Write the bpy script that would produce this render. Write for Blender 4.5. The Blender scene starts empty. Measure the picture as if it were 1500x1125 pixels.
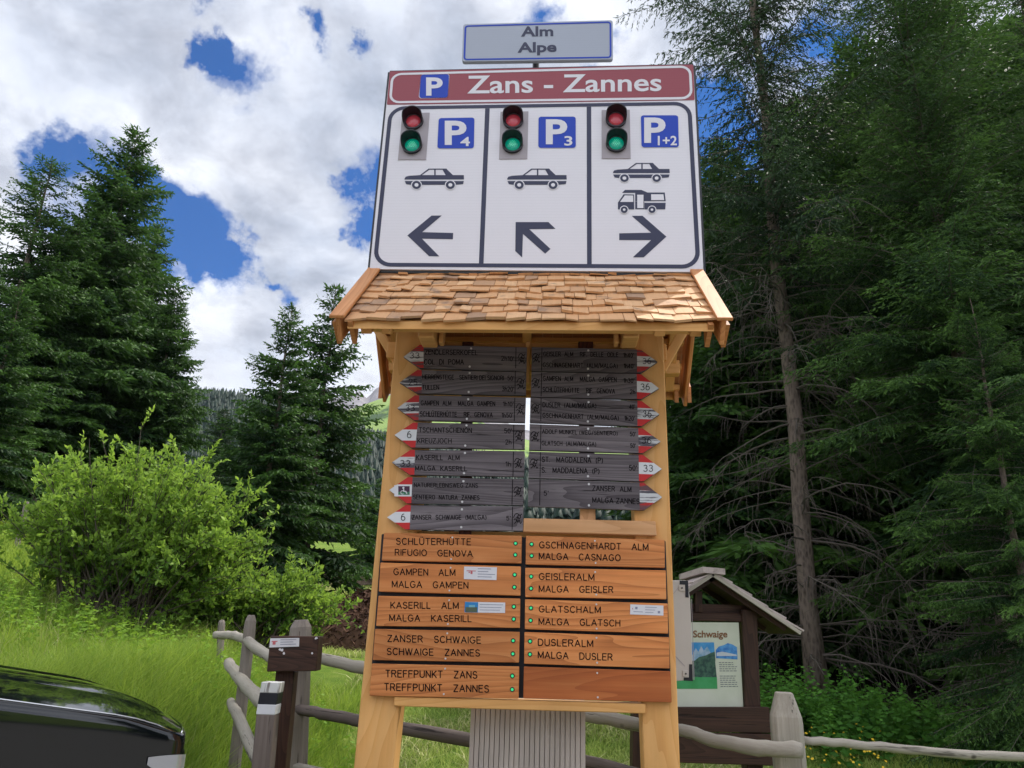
import bpy, math, random
import numpy as np
from mathutils import Matrix, Vector
random.seed(7); RS = np.random.RandomState(11)
sc = bpy.context.scene
col = sc.collection
R_ = math.radians
# ------------------------------------------------------------------ camera
F = 1080.0; PITCH = R_(18.5); ROLL = R_(1.8); CAMZ = 1.65
cp, sp = math.cos(PITCH), math.sin(PITCH); cr, sr = math.cos(ROLL), math.sin(ROLL)
fw = Vector((0, cp, sp)); r0 = Vector((1, 0, 0)); u0 = Vector((0, -sp, cp))
rt = r0 * cr + u0 * sr; up = u0 * cr - r0 * sr
CAM = Vector((0, 0, CAMZ))
def ray(px, py): return rt * ((px - 750) / F) + up * ((562.5 - py) / F) + fw
def at(px, py, d):
    v = ray(px, py); return CAM + v * (d / v.y)
cam = bpy.data.objects.new('camera', bpy.data.cameras.new('camera'))
cam.data.sensor_width = 36; cam.data.lens = 36 * F / 1500
cam.data.clip_end = 20000; cam.data.clip_start = .05
cam.matrix_world = Matrix(((rt.x, up.x, -fw.x, 0), (rt.y, up.y, -fw.y, 0), (rt.z, up.z, -fw.z, CAMZ), (0, 0, 0, 1)))
col.objects.link(cam); sc.camera = cam
# ------------------------------------------------------------------ kiosk frame
PSI = R_(-3.5)
D = Vector((math.cos(PSI), math.sin(PSI), 0)); B = Vector((-math.sin(PSI), math.cos(PSI), 0)); Z = Vector((0, 0, 1))
O = Vector((0, 4.0, 0))
def P(px, py, off=0.0):                      # point on the kiosk's front plane, moved 'off' metres to the front
    v = ray(px, py); o = O - B * off
    t = (o - CAM).dot(B) / v.dot(B)
    return CAM + v * t
def KS(x, off, z): return O + D * x - B * off + Z * z
def frame(loc, X=D, Y=B, Zv=Z):
    return Matrix(((X.x, Y.x, Zv.x, loc.x), (X.y, Y.y, Zv.y, loc.y), (X.z, Y.z, Zv.z, loc.z), (0, 0, 0, 1)))
def vframe(loc): return frame(loc, Z, D, B)   # long axis vertical
def frame_along(loc, dr):
    X = dr.normalized(); a = Z if abs(X.z) < .9 else D
    Y = a.cross(X).normalized(); return frame(loc, X, Y, X.cross(Y))
WM = {}
def setm(o, M, parent=None):
    WM[o.name] = M.copy()
    if parent is not None:
        o.parent = parent; o.matrix_basis = WM[parent.name].inverted() @ M
    else: o.matrix_basis = M
def tag(o, label=None, cat=None, group=None, kind=None):
    for k, v in (('label', label), ('category', cat), ('group', group), ('kind', kind)):
        if v: o[k] = v
    return o
def thing(name, label, cat, loc, group=None, M=None):
    o = bpy.data.objects.new(name, None); o.empty_display_size = .1; col.objects.link(o)
    setm(o, M if M is not None else Matrix.Translation(loc)); return tag(o, label, cat, group)
# ------------------------------------------------------------------ mesh helpers
class MB:
    def __init__(s): s.v = []; s.f = []; s.m = []
    def add(s, vs, fs, mi=0):
        n = len(s.v); s.v += [tuple(x) for x in vs]
        for f in fs: s.f.append([n + i for i in f]); s.m.append(mi)
        return s
    def hexa(s, q0, q1, mi=0):               # two quads, same winding (front, back)
        return s.add(list(q0) + list(q1), [(0, 1, 2, 3), (7, 6, 5, 4), (1, 0, 4, 5), (2, 1, 5, 6), (3, 2, 6, 7), (0, 3, 7, 4)], mi)
    def slab(s, q, vec, mi=0):
        return s.hexa(q, [Vector(p) + vec for p in q], mi)
    def box(s, c, hx, hy, hz, X=Vector((1, 0, 0)), Y=Vector((0, 1, 0)), Zv=Z, mi=0):
        f = [c + X * (a * hx) - Y * hy + Zv * (b * hz) for a, b in ((-1, -1), (1, -1), (1, 1), (-1, 1))]
        return s.slab(f, Y * (2 * hy), mi)
    def poly(s, pts, mi=0): return s.add(pts, [tuple(range(len(pts)))], mi)
    def tube(s, pts, rads, n=8, cap=True, mi=0, seed=None, rough=0.0):
        pts = [Vector(p) for p in pts]; k = len(pts); vs = []; rr = random.Random(seed)
        prev = None
        for i, p in enumerate(pts):
            t = (pts[min(i + 1, k - 1)] - pts[max(i - 1, 0)]).normalized()
            if prev is None:
                a = Vector((0, 0, 1)) if abs(t.z) < .8 else Vector((1, 0, 0)); x = a.cross(t).normalized()
            else: x = (prev - t * prev.dot(t)).normalized()
            prev = x; y = t.cross(x)
            for j in range(n):
                a = 2 * math.pi * j / n; r = rads[i] * (1 + rough * (rr.random() - .5) * 2)
                vs.append(p + x * (math.cos(a) * r) + y * (math.sin(a) * r))
        fs = []
        for i in range(k - 1):
            for j in range(n):
                fs.append((i * n + j, i * n + (j + 1) % n, (i + 1) * n + (j + 1) % n, (i + 1) * n + j))
        if cap: fs += [tuple(range(n))[::-1], tuple((k - 1) * n + j for j in range(n))]
        return s.add(vs, fs, mi)
    def cyl(s, c, axis, r, h, n=20, mi=0): return s.tube([c, c + axis.normalized() * h], [r, r], n, True, mi)
    def disc(s, c, n_, r, n=24, mi=0, rz=None):
        x = (Z if abs(n_.z) < .9 else D).cross(n_).normalized(); y = n_.cross(x)
        return s.poly([c + x * (math.cos(2 * math.pi * j / n) * r) + y * (math.sin(2 * math.pi * j / n) * (rz or r)) for j in range(n)], mi)
    def obj(s, name, mats, parent=None, M=None, smooth=False, bevel=0, bseg=1):
        if M is None:
            a = np.array(s.v); M = Matrix.Translation(Vector(((a[:, 0].min() + a[:, 0].max()) / 2, (a[:, 1].min() + a[:, 1].max()) / 2, a[:, 2].min())))
        Mi = M.inverted(); me = bpy.data.meshes.new(name)
        me.from_pydata([tuple(Mi @ Vector(p)) for p in s.v], [], s.f)
        mats = mats if isinstance(mats, (list, tuple)) else [mats]
        for m in mats: me.materials.append(m)
        if len(mats) > 1: me.polygons.foreach_set('material_index', s.m)
        if smooth: me.polygons.foreach_set('use_smooth', [True] * len(me.polygons))
        me.update(); o = bpy.data.objects.new(name, me); col.objects.link(o); setm(o, M, parent)
        if bevel:
            b = o.modifiers.new('bevel', 'BEVEL'); b.width = bevel; b.segments = bseg; b.limit_method = 'ANGLE'; b.angle_limit = R_(40)
        return o
def np_obj(name, V, Q, mats, parent=None, loc=(0, 0, 0), tint=None, mi=None, smooth=False):
    me = bpy.data.meshes.new(name); V = np.ascontiguousarray(V, dtype=np.float32); Q = np.ascontiguousarray(Q, dtype=np.int32)
    k = Q.shape[1]
    me.vertices.add(len(V)); me.vertices.foreach_set('co', V.ravel())
    me.loops.add(Q.size); me.loops.foreach_set('vertex_index', Q.ravel())
    me.polygons.add(len(Q)); me.polygons.foreach_set('loop_start', np.arange(0, Q.size, k, dtype=np.int32))
    try: me.polygons.foreach_set('loop_total', np.full(len(Q), k, dtype=np.int32))
    except Exception: pass
    for m in (mats if isinstance(mats, (list, tuple)) else [mats]): me.materials.append(m)
    if mi is not None: me.polygons.foreach_set('material_index', mi.astype(np.int32))
    if smooth: me.polygons.foreach_set('use_smooth', np.ones(len(Q), dtype=bool))
    if tint is not None:
        a = me.attributes.new('tint', 'FLOAT', 'POINT'); a.data.foreach_set('value', tint.astype(np.float32))
    me.update(calc_edges=True); me.validate()
    o = bpy.data.objects.new(name, me); col.objects.link(o)
    setm(o, Matrix.Translation(Vector(loc)) if parent is None else WM[parent.name].copy(), parent)
    return o
# ------------------------------------------------------------------ materials
def s2l(c):
    return tuple((x / 255 / 12.92) if x / 255 <= .04045 else ((x / 255 + .055) / 1.055) ** 2.4 for x in c)
class NT:
    def __init__(s, name):
        s.m = bpy.data.materials.new(name); s.m.use_nodes = True; s.t = s.m.node_tree; s.t.nodes.clear()
        s.out = s.n('ShaderNodeOutputMaterial')
    def n(s, t, **k):
        x = s.t.nodes.new(t)
        for a, b in k.items():
            if a.startswith('i_'):
                q = a[2:]; x.inputs[int(q) if q.isdigit() else q.replace('_', ' ')].default_value = b
            else: setattr(x, a, b)
        return x
    def l(s, a, b): s.t.links.new(a, b)
    def math(s, op, a, b=None, c=None):
        x = s.n('ShaderNodeMath', operation=op)
        for i, q in enumerate((a, b, c)):
            if q is None: continue
            if isinstance(q, (int, float)): x.inputs[i].default_value = q
            else: s.l(q, x.inputs[i])
        return x.outputs[0]
    def ramp(s, fac, stops, interp='LINEAR'):
        x = s.n('ShaderNodeValToRGB'); e = x.color_ramp; e.interpolation = interp
        while len(e.elements) < len(stops): e.elements.new(.5)
        for i, (p, c) in enumerate(stops): e.elements[i].position = p; e.elements[i].color = tuple(c) + ((1,) if len(c) == 3 else ())
        s.l(fac, x.inputs[0]); return x.outputs[0]
    def mix(s, fac, a, b, mode='MIX'):
        x = s.n('ShaderNodeMix', data_type='RGBA', blend_type=mode)
        for q, i in ((fac, 0), (a, 6), (b, 7)):
            if isinstance(q, (int, float)): x.inputs[i].default_value = q
            elif isinstance(q, tuple): x.inputs[i].default_value = q + (1,) * (4 - len(q))
            else: s.l(q, x.inputs[i])
        return x.outputs[2]
    def noise(s, vec, scale, detail=4, rough=.55, dist=0):
        x = s.n('ShaderNodeTexNoise'); x.inputs['Scale'].default_value = scale; x.inputs['Detail'].default_value = detail
        x.inputs['Roughness'].default_value = rough; x.inputs['Distortion'].default_value = dist
        if vec is not None: s.l(vec, x.inputs['Vector'])
        return x.outputs[0]
    def coords(s, scale=(1, 1, 1), rnd=True, world=False):
        if world: v = s.n('ShaderNodeNewGeometry').outputs['Position']
        else: v = s.n('ShaderNodeTexCoord').outputs['Object']
        if rnd and not world:
            r = s.n('ShaderNodeObjectInfo').outputs['Random']; k = s.n('ShaderNodeVectorMath', operation='MULTIPLY_ADD')
            c = s.n('ShaderNodeCombineXYZ'); s.l(s.math('MULTIPLY', r, 37.0), c.inputs[0]); s.l(s.math('MULTIPLY', r, 91.0), c.inputs[1]); s.l(s.math('MULTIPLY', r, 53.0), c.inputs[2])
            a = s.n('ShaderNodeVectorMath', operation='ADD'); s.l(v, a.inputs[0]); s.l(c.outputs[0], a.inputs[1]); v = a.outputs[0]
        m = s.n('ShaderNodeMapping'); m.inputs['Scale'].default_value = scale; s.l(v, m.inputs['Vector']); return m.outputs[0]
    def bsdf(s, color, rough=.6, bump=None, bdist=.002, bstr=.5, metal=0, spec=.5, coat=0, emit=None, estr=0):
        b = s.n('ShaderNodeBsdfPrincipled')
        if isinstance(color, tuple): b.inputs['Base Color'].default_value = color[:3] + (1,)
        else: s.l(color, b.inputs['Base Color'])
        if isinstance(rough, (int, float)): b.inputs['Roughness'].default_value = rough
        else: s.l(rough, b.inputs['Roughness'])
        b.inputs['Metallic'].default_value = metal; b.inputs['Specular IOR Level'].default_value = spec
        b.inputs['Coat Weight'].default_value = coat; b.inputs['Coat Roughness'].default_value = .03
        if emit: b.inputs['Emission Color'].default_value = emit[:3] + (1,); b.inputs['Emission Strength'].default_value = estr
        if bump is not None:
            q = s.n('ShaderNodeBump'); q.inputs['Strength'].default_value = bstr; q.inputs['Distance'].default_value = bdist
            s.l(bump, q.inputs['Height']); s.l(q.outputs[0], b.inputs['Normal'])
        s.l(b.outputs[0], s.out.inputs[0]); return b
def flat(name, c, rough=.6, **k):
    t = NT(name); v = t.coords((1, 1, 1)); n = t.noise(v, 9, 3)
    c2 = t.mix(t.math('MULTIPLY', n, .35), tuple(c), tuple(x * .72 for x in c)); t.bsdf(c2, rough, **k); return t.m
def wood(name, light, mid, dark, ring=9.0, fine=1.0, rough=.6, knots=True, spec=.3, gray=0, vary=.1, cath=.5, log=False):
    t = NT(name)
    nd = t.n('ShaderNodeTexNoise'); nd.inputs['Scale'].default_value = 1.0; nd.inputs['Detail'].default_value = 3; nd.inputs['Roughness'].default_value = .5
    t.l(t.coords((1.1, 2.2, 2.2)), nd.inputs['Vector'])
    # growth rings: a field that changes slowly along the grain, quickly across, taken many times round
    big = t.noise(t.coords((.26, 2.4, 2.4)), 1.0, 2.5, .42, .12)
    w = t.math('FRACT', t.math('MULTIPLY', big, ring * 5.2)); ringv = t.math('POWER', w, 1.7)
    fn = t.noise(t.coords((1.6, 70, 70)), 1.2, 6, .68); mid_ = t.noise(t.coords((.8, 14, 14)), 1.0, 4, .6)
    g = t.math('ADD', t.math('MULTIPLY', ringv, 0 if log else cath), t.math('ADD', t.math('MULTIPLY', fn, .42 * fine), t.math('MULTIPLY', mid_, .38)))
    c = t.ramp(g, [(.22, light), (.52, mid), (.95, dark)])
    bl = t.noise(t.coords((1, 3, 3)), 1.6, 4); c = t.mix(t.ramp(bl, [(.35, (0, 0, 0)), (.8, (.6, .6, .6))]), c, tuple(x * .55 for x in mid))
    cr_ = None
    if not gray and knots:
        cn = t.noise(t.coords((.8, 26, 26)), 1.3, 3, .6); c = t.mix(t.ramp(cn, [(.715, (0, 0, 0)), (.74, (.7, .7, .7))]), c, tuple(x * .35 for x in dark))
    if gray:
        cn = t.noise(t.coords((1.0, 22, 22)), 1.6, 4, .7); cr_ = t.ramp(cn, [(.60, (0, 0, 0)), (.66, (1, 1, 1))]); c = t.mix(t.math('MULTIPLY', cr_, .75), c, tuple(x * .35 for x in dark))
    if knots:
        vo = t.n('ShaderNodeTexVoronoi'); vo.inputs['Scale'].default_value = 3.0; t.l(t.coords((.8, 1.0, 1.0)), vo.inputs['Vector'])
        k = t.ramp(vo.outputs['Distance'], [(.035, (.85, .85, .85)), (.065, (0, 0, 0))]); c = t.mix(k, c, tuple(x * .3 for x in dark))
    oi = t.n('ShaderNodeObjectInfo').outputs['Random']; hs = t.n('ShaderNodeHueSaturation'); t.l(c, hs.inputs['Color'])
    t.l(t.math('ADD', t.math('MULTIPLY', oi, vary * 2), 1 - vary), hs.inputs['Value']); c = hs.outputs[0]
    h = fn if cr_ is None else t.math('SUBTRACT', fn, cr_)
    t.bsdf(c, rough, bump=h, bdist=.0025 if gray else .0006, bstr=.5, spec=spec); return t.m
M_ = {}
M_['pine'] = wood('pine_timber', (.93, .52, .20), (.86, .44, .145), (.60, .24, .06), ring=5, rough=.55, vary=.05, cath=.28, fine=.7)
M_['pink'] = wood('fresh_larch', (.86, .49, .26), (.78, .41, .19), (.55, .26, .10), ring=6, rough=.6, vary=.05, cath=.3)
M_['brown'] = wood('oiled_larch', (.90, .40, .15), (.74, .265, .08), (.26, .065, .018), ring=8, rough=.5, vary=.2, cath=.28, fine=1.15)
M_['rake'] = wood('reddish_larch', (.76, .36, .15), (.66, .28, .10), (.45, .15, .05), ring=6, rough=.55, vary=.08, cath=.3)
M_['darkred'] = wood('dark_stained_boards', (.14, .04, .02), (.09, .025, .015), (.03, .01, .006), ring=8, rough=.6)
M_['grey'] = wood('weathered_grey_wood', (.33, .29, .30), (.18, .155, .168), (.05, .04, .045), ring=9, fine=1.2, rough=.85, knots=True, spec=.15, gray=1, vary=.16, cath=.30)
M_['rail'] = wood('silvery_fence_wood', (.58, .53, .45), (.40, .36, .30), (.13, .11, .085), fine=1.3, rough=.9, gray=1, knots=True, log=True)
M_['postgrey'] = wood('old_post_wood', (.36, .31, .27), (.26, .22, .19), (.09, .07, .055), fine=1.3, rough=.9, gray=1, log=True)
M_['raild'] = wood('dark_fence_wood', (.26, .21, .18), (.17, .135, .12), (.05, .04, .035), fine=1.3, rough=.85, gray=1, log=True)
M_['darkbrown'] = wood('dark_brown_timber', (.10, .048, .032), (.062, .030, .020), (.02, .010, .008), ring=8, rough=.6, gray=1, cath=.3)
M_['column'] = wood('pale_grey_boards', (.62, .54, .49), (.54, .46, .41), (.36, .29, .25), fine=1.0, rough=.8, knots=False, log=True)
def shingle_mat(name, c1, c2, c3):
    t = NT(name); g = t.n('ShaderNodeNewGeometry'); r = g.outputs['Random Per Island']
    base = t.ramp(r, [(0, c1), (.45, c2), (.82, c2), (1, c3)])
    fn = t.noise(t.coords((50, 3, 3), rnd=False), 1.2, 4, .6)
    st = t.noise(t.coords((5, 5, 5), rnd=False), 1.6, 4, .6)
    c = t.mix(t.math('MULTIPLY', fn, .45), base, tuple(x * .5 for x in c2))
    c = t.mix(t.ramp(st, [(.56, (0, 0, 0)), (.72, (.75, .75, .75))]), c, (.16, .12, .11))
    t.bsdf(c, .7, bump=fn, bdist=.002, bstr=.6, spec=.25); return t.m
M_['shingle'] = shingle_mat('larch_shingles', (.92, .58, .32), (.78, .43, .21), (.40, .26, .18))
M_['oldshingle'] = shingle_mat('weathered_shingles', (.72, .63, .60), (.58, .49, .46), (.32, .26, .25))
def sheet(name, c, lines=.06, rough=.45):
    t = NT(name); v = t.coords((1, 1, 1), rnd=False)
    w = t.n('ShaderNodeTexWave', wave_type='BANDS', bands_direction='Z'); w.inputs['Scale'].default_value = 15.5; t.l(v, w.inputs['Vector'])
    a = t.ramp(w.outputs['Fac'], [(.0, (1, 1, 1)), (.12, (0, 0, 0))]); n = t.noise(v, 3.5, 4)
    cc = t.mix(t.math('MULTIPLY', a, lines * 4), tuple(c), tuple(x * .8 for x in c)); cc = t.mix(t.math('MULTIPLY', n, .22), cc, tuple(x * .75 for x in c))
    t.bsdf(cc, rough, spec=.4); return t.m
M_['white'] = sheet('sign_white', (.85, .815, .87)); M_['navy'] = sheet('sign_navy', (.035, .038, .085), .02)
M_['maroon'] = sheet('sign_maroon', (.33, .062, .085), .08); M_['blue'] = sheet('sign_blue', (.0, .045, .48), .04)
M_['plate'] = sheet('sign_grey_white', (.42, .45, .54), .05)
M_['wlet'] = flat('sign_letter_white', (.80, .77, .82), .4)
M_['housing'] = flat('black_plastic', (.012, .013, .02), .4); M_['lgrey'] = flat('lamp_plate_grey', (.42, .37, .40), .5)
M_['ring'] = flat('lamp_ring', (.05, .055, .085), .35)
M_['black'] = flat('routed_black', (.008, .006, .008), .9, spec=.1); M_['panel'] = flat('black_backing', (.006, .006, .012), .6)
M_['steel'] = flat('galvanised_steel', (.34, .36, .37), .35, metal=.6)
M_['screw'] = flat('screw_steel', (.75, .72, .72), .35, metal=.3)
M_['red'] = flat('trail_red', (.62, .02, .02), .6); M_['offw'] = flat('trail_white', (.80, .80, .83), .6)
M_['paper'] = flat('sticker_white', (.82, .80, .84), .4); M_['ink'] = flat('sticker_grey_ink', (.30, .30, .40), .5); M_['redink'] = flat('sticker_red_ink', (.65, .16, .18), .5)
def worn(name, c, under):
    t = NT(name); n = t.noise(t.coords((2.2, 30, 30)), 1.6, 5, .7); f = t.ramp(n, [(.50, (0, 0, 0)), (.56, (1, 1, 1))])
    t.bsdf(t.mix(f, tuple(c), under), .8); return t.m
M_['wred'] = worn('worn_red_paint', (.48, .03, .03), (.14, .07, .08)); M_['wwhite'] = worn('worn_white_paint', (.66, .66, .68), (.10, .09, .11))
def lamp(name, c, e, s):
    t = NT(name); t.bsdf(tuple(c), .25, emit=tuple(e), estr=s, coat=.3); return t.m
M_['rlens'] = lamp('red_lens', (.62, .06, .09), (.6, .05, .08), .05); M_['glens'] = lamp('green_lens', (.0, .20, .13), (0, .42, .28), .26)
M_['gdot'] = lamp('green_led', (.1, .8, .45), (.1, .95, .5), .8); M_['led'] = lamp('green_indicator', (.05, .7, .25), (.05, .85, .3), .30)
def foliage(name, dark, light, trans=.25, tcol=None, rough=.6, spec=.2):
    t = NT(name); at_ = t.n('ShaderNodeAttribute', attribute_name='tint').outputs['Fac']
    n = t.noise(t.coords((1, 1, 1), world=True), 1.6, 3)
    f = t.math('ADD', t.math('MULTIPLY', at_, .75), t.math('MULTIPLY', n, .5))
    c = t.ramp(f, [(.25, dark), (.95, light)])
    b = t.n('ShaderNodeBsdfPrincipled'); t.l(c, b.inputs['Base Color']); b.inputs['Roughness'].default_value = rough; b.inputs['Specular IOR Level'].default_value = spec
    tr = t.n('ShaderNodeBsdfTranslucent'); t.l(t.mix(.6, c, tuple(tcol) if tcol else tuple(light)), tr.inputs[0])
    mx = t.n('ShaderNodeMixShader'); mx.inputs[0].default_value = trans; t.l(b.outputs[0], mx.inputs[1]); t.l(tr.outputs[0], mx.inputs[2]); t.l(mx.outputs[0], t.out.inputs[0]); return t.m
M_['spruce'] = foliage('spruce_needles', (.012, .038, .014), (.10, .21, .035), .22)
M_['spruce_lit'] = foliage('lit_spruce_needles', (.009, .032, .012), (.12, .235, .045), .25)  # front light on the right-hand boughs put into the needle colour
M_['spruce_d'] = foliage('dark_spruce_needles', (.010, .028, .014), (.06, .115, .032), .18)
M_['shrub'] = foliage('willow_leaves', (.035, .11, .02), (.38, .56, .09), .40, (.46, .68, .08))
M_['grass'] = foliage('grass_blades', (.07, .18, .02), (.44, .56, .10), .40, (.50, .66, .08))
M_['mown'] = foliage('mown_blades', (.12, .24, .03), (.62, .66, .20), .35, (.6, .7, .2))
M_['straw'] = foliage('cut_hay', (.30, .34, .08), (.62, .58, .30), .25, (.6, .6, .3))
M_['herb2'] = foliage('bank_leaves', (.08, .20, .02), (.30, .48, .06), .4, (.4, .6, .06))
M_['herb'] = foliage('herb_leaves', (.035, .12, .02), (.12, .30, .04), .3, (.2, .4, .05))
def bark(name, a, b):
    t = NT(name); v = t.coords((1, 1, .35), rnd=True); n = t.noise(v, 14, 6, .7); vo = t.n('ShaderNodeTexVoronoi'); vo.inputs['Scale'].default_value = 22; t.l(v, vo.inputs['Vector'])
    h = t.math('ADD', n, t.math('MULTIPLY', vo.outputs['Distance'], .5)); c = t.ramp(h, [(.35, b), (.85, a)])
    t.bsdf(c, .9, bump=h, bdist=.02, bstr=.9, spec=.15); return t.m
M_['bark'] = bark('spruce_bark', (.20, .155, .13), (.035, .027, .022)); M_['barkred'] = bark('reddish_bark', (.30, .12, .08), (.07, .03, .02))
M_['twig'] = flat('dead_twig', (.115, .095, .08), .9); M_['stem'] = flat('shrub_stem', (.09, .07, .05), .8)
# ------------------------------------------------------------------ text
TC = {}
def glyphs(s, off):
    k = (s, off)
    if k not in TC:
        c = bpy.data.curves.new('t', 'FONT'); c.body = s; c.size = 1; c.offset = off; c.resolution_u = 4; c.fill_mode = 'BOTH'
        o = bpy.data.objects.new('t', c); me = bpy.data.meshes.new_from_object(o)
        v = np.zeros(len(me.vertices) * 3); me.vertices.foreach_get('co', v); v = v.reshape(-1, 3)
        TC[k] = (v, [tuple(p.vertices) for p in me.polygons]); bpy.data.objects.remove(o); bpy.data.meshes.remove(me)
    return TC[k]
CAPH = None
def _arc(cx, cy, rx, ry, a0, a1, n=8): return [(cx + rx * math.cos(R_(a0 + (a1 - a0) * i / n)), cy + ry * math.sin(R_(a0 + (a1 - a0) * i / n))) for i in range(n + 1)]
def _mk():
    G = {}; A = _arc
    G['A'] = (.72, [[(0, 0), (.36, 1), (.72, 0)], [(.13, .34), (.59, .34)]])
    G['B'] = (.60, [[(0, 0), (0, 1), (.34, 1)] + A(.34, .77, .22, .23, 90, -90) + [(0, .54)], [(.34, .54)] + A(.34, .27, .26, .27, 90, -90) + [(0, 0)]])
    G['C'] = (.66, [A(.36, .5, .36, .5, 45, 315, 14)])
    G['D'] = (.64, [[(0, 0), (0, 1), (.28, 1)] + A(.28, .5, .36, .5, 90, -90, 12) + [(0, 0)]])
    G['E'] = (.54, [[(.54, 1), (0, 1), (0, 0), (.54, 0)], [(0, .53), (.48, .53)]])
    G['F'] = (.52, [[(.52, 1), (0, 1), (0, 0)], [(0, .53), (.45, .53)]])
    G['G'] = (.72, [A(.37, .5, .37, .5, 45, 335, 14) + [(.70, .46), (.42, .46)]])
    G['H'] = (.62, [[(0, 0), (0, 1)], [(.62, 0), (.62, 1)], [(0, .53), (.62, .53)]])
    G['I'] = (.0, [[(0, 0), (0, 1)]])
    G['J'] = (.44, [[(.44, 1), (.44, .22)] + A(.22, .22, .22, .22, 0, -180)])
    G['K'] = (.60, [[(0, 0), (0, 1)], [(.58, 1), (0, .36)], [(.18, .56), (.60, 0)]])
    G['L'] = (.48, [[(0, 1), (0, 0), (.48, 0)]])
    G['M'] = (.74, [[(0, 0), (0, 1), (.37, .12), (.74, 1), (.74, 0)]])
    G['N'] = (.62, [[(0, 0), (0, 1), (.62, 0), (.62, 1)]])
    G['O'] = (.74, [A(.37, .5, .37, .5, 0, 360, 18)])
    G['P'] = (.58, [[(0, 0), (0, 1), (.32, 1)] + A(.32, .74, .26, .26, 90, -90) + [(0, .48)]])
    G['R'] = (.62, [[(0, 0), (0, 1), (.34, 1)] + A(.34, .75, .25, .25, 90, -90) + [(0, .50)], [(.34, .5), (.62, 0)]])
    G['S'] = (.58, [A(.29, .75, .26, .25, 25, 270, 9)[:-1] + A(.29, .26, .29, .26, 90, -155, 9)])
    G['T'] = (.60, [[(0, 1), (.60, 1)], [(.30, 1), (.30, 0)]])
    G['U'] = (.62, [[(0, 1), (0, .3)] + A(.31, .3, .31, .3, 180, 360) + [(.62, 1)]])
    G['V'] = (.66, [[(0, 1), (.33, 0), (.66, 1)]])
    G['W'] = (.96, [[(0, 1), (.24, 0), (.48, 1), (.72, 0), (.96, 1)]])
    G['X'] = (.6, [[(0, 0), (.6, 1)], [(0, 1), (.6, 0)]]); G['Z'] = (.58, [[(0, 1), (.58, 1), (0, 0), (.58, 0)]])
    for a, b in (('Ü', 'U'), ('Ö', 'O')):
        w, st = G[b]; G[a] = (w, st + [[(w * .32, 1.15), (w * .32, 1.24)], [(w * .68, 1.15), (w * .68, 1.24)]])
    G['Ó'] = (.74, G['O'][1] + [[(.34, 1.14), (.44, 1.26)]])
    G['0'] = (.54, [A(.27, .5, .27, .5, 0, 360, 16)]); G['1'] = (.26, [[(0, .78), (.24, 1), (.24, 0)]])
    G['2'] = (.54, [A(.27, .73, .26, .27, 165, -35, 9) + [(0, 0), (.54, 0)]])
    G['3'] = (.54, [A(.26, .76, .24, .24, 150, -90, 9), A(.26, .27, .28, .27, 90, -150, 9)])
    G['4'] = (.56, [[(.42, 0), (.42, 1), (0, .27), (.56, .27)]])
    G['5'] = (.54, [[(.50, 1), (.08, 1), (.04, .54)] + A(.26, .32, .28, .32, 125, -150, 9)])
    G['6'] = (.54, [A(.27, .31, .27, .31, 0, 360, 14), [(.01, .36), (.06, .70), (.22, .95), (.40, 1.0)]])
    G['('] = (.20, [A(.42, .42, .42, .66, 130, 230, 6)]); G[')'] = (.20, [A(-.22, .42, .42, .66, 50, -50, 6)])
    G['/'] = (.40, [[(0, -.1), (.40, 1.1)]]); G['.'] = (.0, [[(0, 0), (0, .07)]]); G["'"] = (.05, [[(0, 1.02), (.04, .78)]]); G['-'] = (.3, [[(0, .45), (.3, .45)]])
    G['h'] = (.44, [[(0, 0), (0, 1)], [(0, .42)] + A(.22, .42, .22, .22, 150, 0, 6) + [(.44, 0)]]); G[' '] = (.22, [])
    return G
SG = _mk()
def stroke_text(mb, s, a, b, cap, proj, wt=.13, mi=0, gap=.26):
    ax, ay = a; bx, by = b; x = 0.0; items = []
    for ch in s:
        w, st = SG[ch]
        items.append((x, st)); x += w + gap
    tot = x - gap
    for x0, st in items:
        for pl in st:
            pts = []
            for u, v in pl:
                f = (x0 + u) / tot; pts.append((ax + (bx - ax) * f, ay + (by - ay) * f - v * cap))
            h = wt * cap / 2
            for (p, q) in zip(pts, pts[1:]):
                dx, dy = q[0] - p[0], q[1] - p[1]; l = math.hypot(dx, dy) or 1; dx /= l; dy /= l; e = h * .55
                nx_, ny_ = -dy * h, dx * h; p2 = (p[0] - dx * e, p[1] - dy * e); q2 = (q[0] + dx * e, q[1] + dy * e)
                mb.poly([proj(p2[0] - nx_, p2[1] - ny_), proj(q2[0] - nx_, q2[1] - ny_), proj(q2[0] + nx_, q2[1] + ny_), proj(p2[0] + nx_, p2[1] + ny_)], mi)
def text(mb, s, a, b, cap, proj, bold=0.0, mi=0, space=True):
    """lettering between the two baseline ends a, b (photo px), capital height cap (px), laid on a plane by proj"""
    global CAPH
    if CAPH is None:
        v, _ = glyphs('H', 0.0); CAPH = v[:, 1].max()
    v, fs = glyphs(s, bold); x0, x1 = v[:, 0].min(), v[:, 0].max()
    ax, ay = a; bx, by = b; vs = []
    for x, y, _z in v:
        u = (x - x0) / (x1 - x0); w = y / CAPH * cap
        px = ax + (bx - ax) * u; py = ay + (by - ay) * u - w
        px += w * (.06 * (px - 865) / 400) * -1 * 0
        vs.append(proj(px, py))
    mb.add(vs, fs, mi)
def zz(x0, y0, s): return lambda x, y: (x0 + x * s, y0 + y * s)
z1 = zz(540, 20, .17333); z2 = zz(780, 20, .17333); z3 = zz(530, 210, .17333); z4 = zz(780, 210, .17333)
z5 = zz(470, 385, .21333); z6 = zz(770, 385, .21333); z7 = zz(550, 580, .17775); z8 = zz(760, 580, .17775)
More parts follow.
